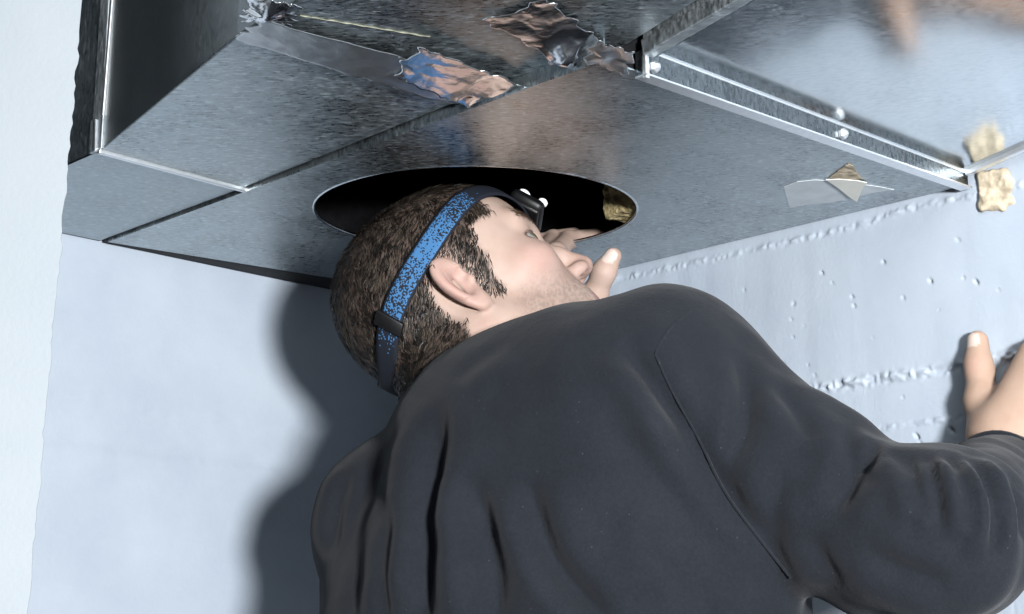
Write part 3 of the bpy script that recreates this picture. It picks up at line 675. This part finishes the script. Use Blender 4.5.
# --- hands (radii about 8-10 mm for fingers)
Wz = Z; Ww = -B                                     # on the right wall: w towards the camera, z up
hand_o = onpl(1010, 437, PRw, nR)
def on_wall(w_, z_, n_): return hand_o + Ww * w_ + Wz * z_ + nR * n_
elbowR = at(946, 538, 1.115)
wristR = on_wall(.008, -.038, .036)
def handR_fn(P):
    d = rcone(P, elbowR, wristR, .036, .027); d = smin(d, rcone(P, wristR, on_wall(.008, .0, .026), .027, .023), .02)
    pal = [(.010, .020, .022), (.030, .050, .017)]
    d = smin(d, rcone(P, on_wall(.004, -.006, .026), on_wall(.036, .062, .015), .022, .015), .014)
    d = smin(d, rcone(P, on_wall(.016, -.010, .024), on_wall(.060, .036, .015), .020, .014), .014)
    d = smin(d, rcone(P, on_wall(.006, .000, .026), on_wall(.048, .052, .016), .020, .015), .012)
    # thumb
    d = smin(d, chain(P, [on_wall(-.004, .000, .024), on_wall(-.014, .030, .018), on_wall(-.017, .058, .0125), on_wall(-.0185, .084, .0098)], [.019, .0138, .0112, .0092], .008), .010)
    d = smin(d, ell(P, on_wall(-.018, .066, .014), (.0105, .012, .0095), np.stack([Ww, Wz, nR])), .005)
    # fingers
    for a, b, c, e, r in (((.040, .062, .0150), (.066, .100, .0130), (.082, .124, .0105), (.094, .142, .0085), .0095),
                          ((.052, .052, .0150), (.086, .088, .0130), (.106, .110, .0105), (.120, .126, .0085), .0098),
                          ((.060, .040, .0145), (.096, .068, .0130), (.118, .084, .0105), (.134, .096, .0085), .0093),
                          ((.066, .026, .0140), (.096, .042, .0125), (.112, .050, .0100), (.124, .056, .0080), .0082)):
        d = smin(d, chain(P, [on_wall(*a), on_wall(*b), on_wall(*c), on_wall(*e)], [r * 1.08, r, r * .93, r * .82], .004), .005)
    return d
oc = on_wall(.045, .05, .02); rV, rF = polygonise(handR_fn, oc - [.14, .14, .17], oc + [.14, .14, .11], .0021)
# left hand at the rim of the opening: fingers hooked inside, thumb below
wristL = at(572, 338, 1.575); elbowL = at(430, 540, 1.60)
pk = [at(566, 282, 1.575), at(548, 276, 1.585)]
def handL_fn(P):
    d = rcone(P, elbowL, wristL, .038, .027)
    d = smin(d, rcone(P, at(576, 328, 1.575), at(563, 283, 1.585), .024, .015), .014)
    d = smin(d, rcone(P, at(568, 328, 1.585), at(542, 284, 1.60), .022, .014), .014)
    d = smin(d, chain(P, [at(588, 318, 1.555), at(594, 296, 1.53), at(604, 272, 1.52), at(613, 256, 1.52)], [.016, .0118, .0102, .0080], .008), .010)
    d = smin(d, chain(P, [at(562, 284, 1.585), at(556, 253, 1.605), at(568, 240, 1.650), at(598, 236, 1.682)], [.0115, .0100, .0092, .0078], .004), .006)
    d = smin(d, chain(P, [at(550, 284, 1.595), at(545, 252, 1.615), at(553, 239, 1.660), at(574, 235, 1.690)], [.0110, .0096, .0090, .0078], .004), .004)
    d = smin(d, chain(P, [at(540, 286, 1.605), at(534, 255, 1.620), at(540, 242, 1.660), at(552, 238, 1.690)], [.0105, .0092, .0085, .0075], .004), .004)
    d = smin(d, chain(P, [at(532, 290, 1.61), at(526, 262, 1.62), at(529, 248, 1.650)], [.0095, .0082, .0072], .004), .004)
    return d
oc = at(568, 290, 1.60); lV, lF = polygonise(handL_fn, oc - [.10, .10, .12], oc + [.10, .11, .10], .0021)

# --- clothes: long sleeved charcoal top
shR = at(668, 386, 1.285); shL = at(402, 522, 1.40)
upR = at(890, 536, 1.145)
tor0 = at(556, 492, 1.335); tor1 = at(553, 614, 1.29); pelv = np.array([0.06, 1.29, 0.98])
sAx = nrm((shR - shL) * [1, 1, 0]); 
def ecap(P, p, q, a0, a1, ratio):
    p = p.astype(P.dtype); q = q.astype(P.dtype); ax = q - p; L = np.linalg.norm(ax); t = np.clip((P - p) @ ax / (L * L), 0, 1)
    r = P - p - t[:, None] * ax; s = r @ sAx.astype(P.dtype); rest = r - s[:, None] * sAx.astype(P.dtype)
    a = a0 + (a1 - a0) * t; b = a * ratio
    k = np.sqrt((s / a) ** 2 + (rest ** 2).sum(1) / (b * b) + 1e-9)
    return (k - 1) * b
def shirt_core(P):
    d = ecap(P, tor0, tor1, .150, .193, .66)
    d = smin(d, ecap(P, tor1, pelv, .193, .180, .66), .04)
    d = smin(d, rcone(P, at(514, 428, 1.345), shR, .056, .073), .045)
    d = smin(d, rcone(P, at(470, 462, 1.37), shL, .060, .068), .05)
    d = smin(d, ell(P, at(575, 455, 1.27), (.15, .09, .11), np.stack([sAx, np.cross(Z, sAx), Z])), .05)
    arm = chain(P, [shR, at(793, 487, 1.20), upR, elbowR], [.073, .061, .053, .054], .03)
    arm = smin(arm, rcone(P, elbowR, wristR + (elbowR - wristR) * .02, .053, .035), .03)
    d = smin(d, arm, .018)
    arml = chain(P, [shL, elbowL], [.069, .054], .03); arml = smin(arml, rcone(P, elbowL, wristL + (elbowL - wristL) * .12, .050, .037), .03)
    return smin(d, arml, .02)
sfn = lambda P: np.maximum(shirt_core(P), (0.86 - P[:, 2]))
sV, sF = polygonise(sfn, (-.27, .93, .84), (.55, 1.78, 1.64), .0037)
def unitn(fn, V): q = grad(fn, V, .0015); return q / (np.linalg.norm(q, axis=1)[:, None] + 1e-9)
sN = unitn(sfn, sV)
FOLDS = [  # pixel polyline of a crease as seen from the front, width (px), depth (mm)
 ([(440, 402), (434, 440), (428, 497), (417, 640)], 11, 7), ([(398, 420), (372, 470), (356, 540), (350, 640)], 12, 4),
 ([(466, 470), (474, 505), (488, 545), (492, 640)], 13, 6), ([(526, 480), (537, 530), (560, 575), (612, 625)], 12, 7),
 ([(352, 470), (338, 510), (334, 560)], 8, 4), ([(400, 500), (388, 560), (384, 640)], 9, 4), ([(452, 385), (470, 360), (505, 335)], 9, 2),
 ([(621, 338), (640, 362), (659, 389), (690, 432)], 11, 5.5), ([(655, 380), (685, 428), (701, 455), (732, 499), (773, 550), (796, 580)], 12, 4.2),
 ([(600, 420), (650, 470), (700, 530), (730, 600)], 16, 3), ([(640, 520), (690, 570), (720, 640)], 14, 3),
 ([(738, 350), (748, 392), (744, 430), (730, 468)], 10, 4), ([(842, 425), (851, 450), (850, 476), (829, 515)], 10, 4),
 ([(858, 468), (868, 456), (882, 443)], 7, 3), ([(786, 470), (774, 500), (776, 545)], 11, 2.6), ([(812, 530), (818, 560), (835, 590)], 10, 2.4),
 ([(905, 452), (916, 480), (926, 520)], 8, 3.5), ([(926, 450), (936, 480), (942, 530)], 7, 4), ([(946, 446), (964, 480), (974, 535)], 7, 5), ([(962, 443), (984, 470), (996, 515), (992, 560)], 7, 6),
 ([(975, 440), (1004, 458), (1020, 490), (1022, 540)], 7, 5), ([(985, 433), (1015, 446), (1040, 470)], 6, 4.5), ([(770, 380), (800, 410), (812, 440)], 9, 3),
 ([(860, 550), (900, 575), (950, 585)], 12, 3)]
def creases(V, N, folds):
    px, py, dep = proj(V); view = V - CAM; view /= np.linalg.norm(view, axis=1)[:, None]
    face = np.clip(-(N * view).sum(1) * 2.2, 0, 1); out = np.zeros(len(V))
    for pl, wd, amp in folds:
        wd = wd * 1.75
        pl = np.array(pl, float)
        for _ in range(2):
            q = [pl[0]]
            for i in range(len(pl) - 1): q += [pl[i] * .75 + pl[i + 1] * .25, pl[i] * .25 + pl[i + 1] * .75]
            q.append(pl[-1]); pl = np.array(q)
        seg = np.linalg.norm(np.diff(pl, axis=0), axis=1); cum = np.concatenate([[0], np.cumsum(seg)]); L = cum[-1]
        sel = np.where((px > pl[:, 0].min() - 4 * wd) & (px < pl[:, 0].max() + 4 * wd) & (py > pl[:, 1].min() - 4 * wd) & (py < pl[:, 1].max() + 4 * wd) & (face > 0))[0]
        best = np.full(len(sel), 1e9); tt = np.zeros(len(sel)); sg = np.ones(len(sel)); P2 = np.stack([px[sel], py[sel]], 1)
        for i in range(len(pl) - 1):
            a, b = pl[i], pl[i + 1]; ab = b - a; t = np.clip(((P2 - a) @ ab) / (ab @ ab), 0, 1); q = P2 - a - t[:, None] * ab; dd = np.linalg.norm(q, axis=1)
            u = dd < best; best[u] = dd[u]; tt[u] = (cum[i] + t[u] * seg[i]) / L; sg[u] = np.sign(ab[0] * q[u, 1] - ab[1] * q[u, 0])
        tap = np.clip(np.minimum(tt, 1 - tt) * 4, 0, 1) ** .7; x = best / wd * sg
        prof = np.exp(-(x / .55) ** 2) - .75 * np.exp(-((x - 1.35) / .85) ** 2) - .30 * np.exp(-((x + 1.5) / .9) ** 2)
        out[sel] += -amp * .0017 * tap * prof * face[sel]
    return out
wv_ = np.clip((np.array(proj(sV)[0]) - 700) / 120, 0, 1)
along = (sV @ nrm(elbowR - shR))[:, None]; along2 = (sV @ nrm(wristR - elbowR))[:, None]; xx_ = proj(sV)[0]
tor_n = vnoise(sV * [24, 24, 4.5], 1, 41) * (1 - wv_) + wv_ * vnoise(np.concatenate([along * 9, sV[:, :1] * 12, along2 * 42], 1), 1, 42)
dsp = creases(sV, sN, FOLDS) + .0042 * tor_n + .0015 * vnoise(sV, 16, 31) + .0012 * vnoise(sV, 38, 32)
sV2 = sV + sN * dsp[:, None]

man = empty('person', (float(pelv[0]), float(pelv[1]), 0.0), 'man in charcoal long-sleeved top looking up into the duct opening, hand on wall', 'person')
# body under the clothes (legs, trunk, arms) joined with head and hands: one mesh
hipR = pelv + sAx * .09 - Z * .06; hipL = pelv - sAx * .09 - Z * .06
fwd = nrm(np.cross(Z, sAx))
footR = np.array([hipR[0], hipR[1], 0]) + sAx * .05 - fwd * .06; footL = np.array([hipL[0], hipL[1], 0]) - sAx * .04 + fwd * .07
kneeR = (hipR + footR) / 2 + fwd * .03; kneeL = (hipL + footL) / 2 + fwd * .03
def leg_fn(P, k):
    d = None
    for hp, kn, ft in ((hipR, kneeR, footR), (hipL, kneeL, footL)):
        e = chain(P, [hp, kn, ft + Z * .10], [.088 + k, .064 + k, .050 + k], .03); d = e if d is None else smin(d, e, .02)
    return d
def body_fn(P):
    d = shirt_core(P) + .014
    return smin(d, smin(leg_fn(P, -.012), ecap(P, pelv + Z * .0, pelv - Z * .05, .165, .16, .66), .04), .03)
bV, bF = polygonise(body_fn, (-.30, .93, .03), (.55, 1.78, 1.62), .012, 1)
parts = [(head_w, hF), (rV, rF), (lV, lF), (bV, bF)]
aV, aF = joinm(parts)
hand_c = np.tile(np.array([.335, .235, .178]), (len(rV), 1))
nailR = on_wall(-.0195, .083, .0165); hand_c = mixc(hand_c, (.48, .39, .34), (np.linalg.norm((rV - nailR), axis=1) < .0075) * 1.0)
kn = np.exp(-(np.linalg.norm(rV - on_wall(-.017, .060, .022), axis=1) / .009) ** 2); hand_c = mixc(hand_c, (.42, .26, .21), kn * .6)
handl_c = np.tile(np.array([.345, .255, .212]), (len(lV), 1)); tipL = at(609, 254, 1.51)
handl_c = mixc(handl_c, (.50, .41, .37), (np.linalg.norm(lV - tipL, axis=1) < .0085) * 1.0)
allc = np.concatenate([colr, hand_c, handl_c, np.tile(np.array([.40, .29, .24]), (len(bV), 1))])
body = mobj('body', aV, aF, M_skin, man, True, {'Col': allc})

shirt = tag(mobj('shirt', sV2, sF, M_shirt, man, True), 'charcoal cotton long-sleeved top')
# seams and cuff
def seam(pix, name, r=.0011):
    P = []
    pl = np.array(pix, float)
    for _ in range(3):
        q = [pl[0]]
        for i in range(len(pl) - 1): q += [pl[i] * .75 + pl[i + 1] * .25, pl[i] * .25 + pl[i + 1] * .75]
        q.append(pl[-1]); pl = np.array(q)
    px, py, dp = proj(sV2); vis = ((sV2 - CAM) * sN).sum(1) < 0
    px, py, dp, VV = px[vis], py[vis], dp[vis], sV2[vis]
    for x, y in pl:
        k = np.argsort((px - x) ** 2 + (py - y) ** 2)[:10]; k = k[dp[k] < dp[k].min() + .03]; P.append(at(x, y, dp[k].mean() - .0002))
    v, f = tube(P, r, 6); mobj(name, v, f, M_shirt, shirt, True)
seam([(655, 354), (664, 335), (680, 318), (703, 306)], 'shoulder_seam')
seam([(655, 354), (672, 392), (700, 440), (722, 490), (756, 535), (790, 577)], 'armhole_seam')
# cuff ring, collar ring
def ring(c, ax, r, rt, name, mat, par, n=40, sq=1.0, wob=0.0):
    ax = nrm(ax); u = nrm(np.cross(ax, Z)); v = np.cross(ax, u)
    P = [c + (u * math.cos(t) * r + v * math.sin(t) * r * sq) + ax * wob * math.sin(3 * t) for t in np.linspace(0, 2 * math.pi, n, endpoint=False)]
    vv, ff = tube(P, rt, 8, True); return mobj(name, vv, ff, mat, par, True)
axw = nrm(wristR - elbowR)
for k in range(3): ring(wristR + axw * (.004 - .010 * k), axw, .0335 + .001 * k, .0052, 'cuff_rib', M_shirt, shirt, wob=.0008)
axl = nrm(wristL - elbowL); ring(wristL - axl * .035, axl, .037, .005, 'cuff_rib', M_shirt, shirt)
nax = nrm(HCEN + HM @ np.array([0, -.03, -.02]) - NECK)
ring(NECK - nax * .014, nax, .060, .006, 'collar', M_shirt, shirt, wob=.001)
tfn = lambda P: np.maximum(np.maximum(smin(leg_fn(P, .004), ecap(P, pelv, pelv - Z * .05, .172, .168, .66), .04), P[:, 2] - .985), .05 - P[:, 2])
tV, tF = polygonise(tfn, (-.32, .95, .03), (.45, 1.65, 1.05), .010, 1)
tag(mobj('trousers', tV, tF, M_trouser, man, True), 'dark work trousers')
for ft in (footR, footL):
    def shoe_fn(P, ft=ft):
        d = rcone(P, ft + Z * .045 - fwd * .05, ft + Z * .035 + fwd * .13, .046, .040); d = smin(d, rcone(P, ft + Z * .04, ft + Z * .11, .05, .052), .03)
        return np.maximum(d, .002 - P[:, 2])
    vv, ff = polygonise(shoe_fn, ft + [-.24, -.24, -.004], ft + [.24, .24, .2], .008, 1); mobj('shoe', vv, ff, M_shoe, man, True)

# eyes
def mat_eye():
    m, nt, b = newmat('eyeball'); a = nd(nt, 'ShaderNodeAttribute', attribute_name='Col'); lk(nt, a, 'Color', b, 'Base Color'); b.inputs['Roughness'].default_value = 0.12; return m
M_eye = mat_eye()
for sx in (-1, 1):
    c = np.array([.0395 * sx, .0690, .0155]); V = []; F = []; n, m2 = 24, 16
    for i in range(m2 + 1):
        t = math.pi * i / m2
        for k in range(n): a = 2 * math.pi * k / n; V.append((math.sin(t) * math.cos(a), math.cos(t), math.sin(t) * math.sin(a)))
    for i in range(m2):
        for k in range(n): F.append((i * n + k, i * n + (k + 1) % n, (i + 1) * n + (k + 1) % n, (i + 1) * n + k))
    V = np.array(V); gz = nrm(np.array([.55 * sx, 1, .12])); ca = V @ gz; cc = np.tile(np.array([.20, .20, .19]), (len(V), 1)); cc[ca > math.cos(.50)] = (.10, .075, .05); cc[ca > math.cos(.22)] = (.004, .004, .004)
    mobj('eye', h2w(c + V * .0128), F, M_eye, man, True, {'Col': cc})

# hair: short strands as real geometry
def strands(N, seed, sel_fn, len_fn, root_fn, wd, clr):
    r = np.random.default_rng(seed); tri = np.array(hF); a, b, c = hV[tri[:, 0]], hV[tri[:, 1]], hV[tri[:, 2]]; d4 = hV[tri[:, 3]]
    cen = (a + b + c + d4) / 4; ar = np.linalg.norm(np.cross(c - a, d4 - b), axis=1) * sel_fn(cen); ar /= ar.sum()
    k = r.choice(len(tri), N, p=ar); s, t = r.random(N)[:, None], r.random(N)[:, None]
    p = (a[k] * (1 - s) + b[k] * s) * (1 - t) + (d4[k] * (1 - s) + c[k] * s) * t
    keep = sel_fn(p) > 0; p = p[keep]; nn = unitn(lambda q: head_fn(q), p)
    fl = root_fn(p) + .16 * r.normal(size=p.shape) + .35 * np.stack([vnoise(p, 110, 60 + i) for i in range(3)], 1); fl = fl - nn * (fl * nn).sum(1)[:, None]; fl /= np.linalg.norm(fl, axis=1)[:, None] + 1e-9
    L = (len_fn(p) * r.uniform(.65, 1.15, len(p)))[:, None]; lift = r.uniform(.12, .38, len(p))[:, None]
    p1 = p + fl * L * .45 + nn * L * lift * .55; p2 = p + fl * L * 1.0 + nn * L * lift * .62
    side = np.cross(fl, nn) + .35 * r.normal(size=p.shape); side /= np.linalg.norm(side, axis=1)[:, None]
    W = wd * r.uniform(.7, 1.3, len(p))[:, None]
    V = np.stack([p - side * W - nn * .0008, p + side * W - nn * .0008, p1 + side * W * .9, p1 - side * W * .9, p2], 1)
    n0 = np.arange(len(p)) * 5; F = [(i, i + 1, i + 2, i + 3) for i in n0] + [(i + 3, i + 2, i + 4) for i in n0]
    cl = clr(p, r); return V.reshape(-1, 3), F, np.repeat(cl, 5, 0)
def flow(p):
    cr = np.array([.0, -.045, .115]); v = p - cr; f = v.copy(); f[:, 1] += np.where(p[:, 1] > .0, .035, -.03)
    f[:, 2] -= .03
    sd = np.clip((np.abs(p[:, 0]) - .045) / .02, 0, 1)[:, None]; back = np.stack([0 * p[:, 0], -.9 + 0 * p[:, 0], -.55 + 0 * p[:, 0]], 1)
    f = f / (np.linalg.norm(f, axis=1)[:, None] + 1e-9); f = f * (1 - .65 * sd) + back * .65 * sd
    return f
def hl(p): return np.clip(.011 + .05 * np.clip(p[:, 2] - .05, 0, .2), .011, .015) * np.where(p[:, 2] < -.03, .8, 1.0)
def hcol(p, r):
    cl = np.clip(.5 + 1.1 * vnoise(p, 330, 70) + .5 * vnoise(p, 120, 71), 0, 1)[:, None] ** 3
    c = (np.array([.0050, .0040, .0033]) * (1 - cl) + np.array([.055, .043, .033]) * cl) * r.uniform(.6, 1.4, len(p))[:, None]
    return c
def hsel(p): m = hair_mask(p); return np.clip(m / .006 + .15, 0, 1) * (m > -.001)
V1, F1, C1 = strands(26000, 1, hsel, hl, flow, .00030, hcol)
o = mobj('hair', V1 @ HM.T + HCEN, F1, M_hair, man, False, {'Col': C1}); tag(o, 'short dark brown hair', kind='stuff')
def bsel(p): x, y, z = np.abs(p[:, 0]), p[:, 1], p[:, 2]; return np.exp(-(((z - .0375 + .05 * np.clip(x - .03, 0, 1)) / .0035) ** 2)) * (y > .06) * (x > .011) * (x < .060) * ((np.exp(-(((z - .0375) / .006) ** 2))) > .2)
V2, F2, C2 = strands(900, 2, bsel, lambda p: np.full(len(p), .006), lambda p: np.stack([np.sign(p[:, 0]), -.4 + 0 * p[:, 0], .25 + 0 * p[:, 0]], 1), .00024, lambda p, r: np.tile(np.array([.07, .045, .03]), (len(p), 1)))
o = mobj('eyebrows', V2 @ HM.T + HCEN, F2, M_hair, man, False, {'Col': C2}); tag(o, 'dark brown eyebrows', kind='stuff')
def ssel(p): x, y, z = np.abs(p[:, 0]), p[:, 1], p[:, 2]; return np.clip((-.016 - z) / .02, 0, 1) * np.clip((y - .012) / .015, 0, 1) * (z > -.11) * ((np.abs(z + .056) > .010) | (y < .088))
V3, F3, C3 = strands(5000, 3, ssel, lambda p: np.full(len(p), .0018), lambda p: np.stack([0 * p[:, 0], -.2 + 0 * p[:, 0], -1 + 0 * p[:, 0]], 1), .00010, lambda p, r: np.array([.10, .065, .045]) * r.uniform(.6, 2.2, len(p))[:, None])
o = mobj('stubble', V3 @ HM.T + HCEN, F3, M_hair, man, False, {'Col': C3}); tag(o, 'short beard stubble', kind='stuff')

# ------------------------------------------------------------------ head lamp
def strap_mat():
    m, nt, b = newmat('blue_speckled_strap'); at_ = nd(nt, 'ShaderNodeAttribute', attribute_name='Suv')
    sp = nd(nt, 'ShaderNodeSeparateXYZ'); lk(nt, at_, 'Vector', sp, 'Vector')
    mp = nd(nt, 'ShaderNodeMapping'); mp.inputs['Scale'].default_value = (850, 850, 1); lk(nt, at_, 'Vector', mp, 'Vector')
    fl_ = nd(nt, 'ShaderNodeVectorMath', operation='FLOOR'); lk(nt, mp, 'Vector', fl_, 0)
    wn = nd(nt, 'ShaderNodeTexWhiteNoise', noise_dimensions='2D'); lk(nt, fl_, 'Vector', wn, 'Vector')
    big = nd(nt, 'ShaderNodeTexNoise', Scale=150.0, Detail=1.0); lk(nt, at_, 'Vector', big, 'Vector')
    # amount of blue: strongest in the middle of the side, gone at both ends
    mr = nd(nt, 'ShaderNodeMapRange'); mr.inputs[1].default_value = 0.0; mr.inputs[2].default_value = 0.30; lk(nt, sp, 'X', mr, 0)
    den = ramp(nt, [(0.0, g(0.0)), (0.23, g(0.0)), (0.30, g(.30)), (0.42, g(.52)), (0.54, g(.78)), (0.64, g(.56)), (0.78, g(.42)), (0.88, g(.0))]); lk(nt, mr, 'Result', den, 'Fac')
    sm = nd(nt, 'ShaderNodeMath', operation='MULTIPLY_ADD'); sm.inputs[1].default_value = 0.35; lk(nt, big, 'Fac', sm, 0)
    m3 = nd(nt, 'ShaderNodeMath', operation='MULTIPLY'); m3.inputs[1].default_value = 0.66; lk(nt, wn, 'Value', m3, 0); lk(nt, m3, 'Value', sm, 2)
    lt = nd(nt, 'ShaderNodeMath', operation='LESS_THAN'); lk(nt, sm, 'Value', lt, 0); lk(nt, den, 'Color', lt, 1)
    ab = nd(nt, 'ShaderNodeMath', operation='ABSOLUTE'); lk(nt, sp, 'Y', ab, 0)
    ed = nd(nt, 'ShaderNodeMath', operation='LESS_THAN'); ed.inputs[1].default_value = 0.0088; lk(nt, ab, 'Value', ed, 0)
    ml = nd(nt, 'ShaderNodeMath', operation='MULTIPLY'); lk(nt, lt, 'Value', ml, 0); lk(nt, ed, 'Value', ml, 1)
    mx = nd(nt, 'ShaderNodeMix', data_type='RGBA'); mx.inputs[6].default_value = (.008, .010, .016, 1); mx.inputs[7].default_value = (.034, .11, .235, 1)
    lk(nt, ml, 'Value', mx, 0); lk(nt, mx, 2, b, 'Base Color'); b.inputs['Roughness'].default_value = .75; b.inputs['Specular IOR Level'].default_value = .2
    return m
M_strap = strap_mat()
M_black = mat_plain('black_plastic', (.004, .004, .0045), .45, 0, .3, 200, .2, .03)
M_lens = mat_plain('white_lens', (.85, .87, .88), .15, 0, .6, 100, .03, 0)
sf_ = np.array([0, .080, .086]); sb_ = np.array([0, -.084, .014])          # front and back of the strap plane
sc_ = (sf_ + sb_) / 2; e1 = nrm(sf_ - sb_); e2 = np.array([1.0, 0, 0]); e3 = np.cross(e2, e1); e3 = e3 if e3[2] > 0 else -e3
def skull(P):
    X = P.copy(); X[:, 0] = np.sqrt(X[:, 0] ** 2 + 1e-8)
    d = ell(X, (0, -.012, .046), (.0735, .088, .075)); d = smin(d, ell(X, (0, .026, .040), (.069, .067, .070)), .03)
    return smin(d, ell(X, (0, -.040, .015), (.062, .050, .057)), .03)
def surf_r(o, dv):
    o = np.asarray(o, np.float32); lo_, hi_ = np.full(len(dv), .02), np.full(len(dv), .16)
    for _ in range(26):
        md = (lo_ + hi_) / 2; ins = skull((o + dv * md[:, None]).astype(np.float32)) < 0; lo_ = np.where(ins, md, lo_); hi_ = np.where(ins, hi_, md)
    return lo_
SN = 160; ang = np.linspace(0, 2 * math.pi, SN, endpoint=False); dv = np.cos(ang)[:, None] * e1 + np.sin(ang)[:, None] * e2
rows = []; ad = np.minimum(ang, 2 * math.pi - ang); dip = -.036 * np.exp(-(ad / .55) ** 2) - .020 * np.exp(-((math.pi - ad) / .5) ** 2)
for w_ in (-.0105, -.006, 0, .006, .0105):
    o_ = sc_ + e3 * (w_ + dip)[:, None]; rr = surf_r(o_, dv); rows.append(o_ + dv * (rr + .0052)[:, None])
rows = np.array(rows); outw = rows + dv[None] * .0016
V = np.concatenate([outw.reshape(-1, 3), rows.reshape(-1, 3)]); F = []; nr = 5; NN = nr * SN
for k in range(nr - 1):
    for i in range(SN):
        j = (i + 1) % SN; F.append((k * SN + i, k * SN + j, (k + 1) * SN + j, (k + 1) * SN + i)); F.append((NN + k * SN + j, NN + k * SN + i, NN + (k + 1) * SN + i, NN + (k + 1) * SN + j))
for i in range(SN):
    j = (i + 1) % SN; F.append((j, i, NN + i, NN + j)); k = (nr - 1) * SN; F.append((k + i, k + j, NN + k + j, NN + k + i))
arc = np.minimum(ang, 2 * math.pi - ang) * .092
suv = np.concatenate([np.stack([arc, np.full(SN, w_), np.where(ang < math.pi, 0, 1)], 1) for w_ in (-.0105, -.006, 0, .006, .0105)] * 2)
lamp = empty('head_lamp', tuple(h2w(sf_)), 'head lamp with blue speckled black strap round the man\'s head', 'head lamp')
strap = mobj('strap', V @ HM.T + HCEN, F, M_strap, lamp, True, {'Suv': suv})
def hbox(name, c, ax, ay, az, s, mat, par, bev):
    mb = MB().box(h2w(c), HM @ ax, HM @ ay, HM @ az, *s); return mb.build(name, mat, par, True, bev)
# buckle low at the back of the near side
ib = int(SN * 0.40); pb = outw[2, ib]; tb = nrm(outw[2, ib + 1] - outw[2, ib - 1])
bk = hbox('buckle', pb + dv[ib] * .001, tb, e3, dv[ib], (.012, .026, .004), M_black, lamp, .001)
# lamp housing on the forehead
pf = outw[2, 0]
hbox('housing', pf + e1 * .006 + e3 * .000, e2, e3, e1, (.050, .034, .013), M_black, lamp, .006)
hbox('back_plate', pf + e1 * .0005, e2, e3, e1, (.044, .030, .006), M_black, lamp, .002)
for sx, dz_, rr in ((.015, .007, .0058), (.017, -.012, .0046), (-.014, 0.000, .008)):
    c = pf + e1 * .0115 + e2 * sx + e3 * dz_
    MB().prism(h2w(c), rr, .004, HM @ e1, 20, .0015).build('lens', M_lens, lamp, True)
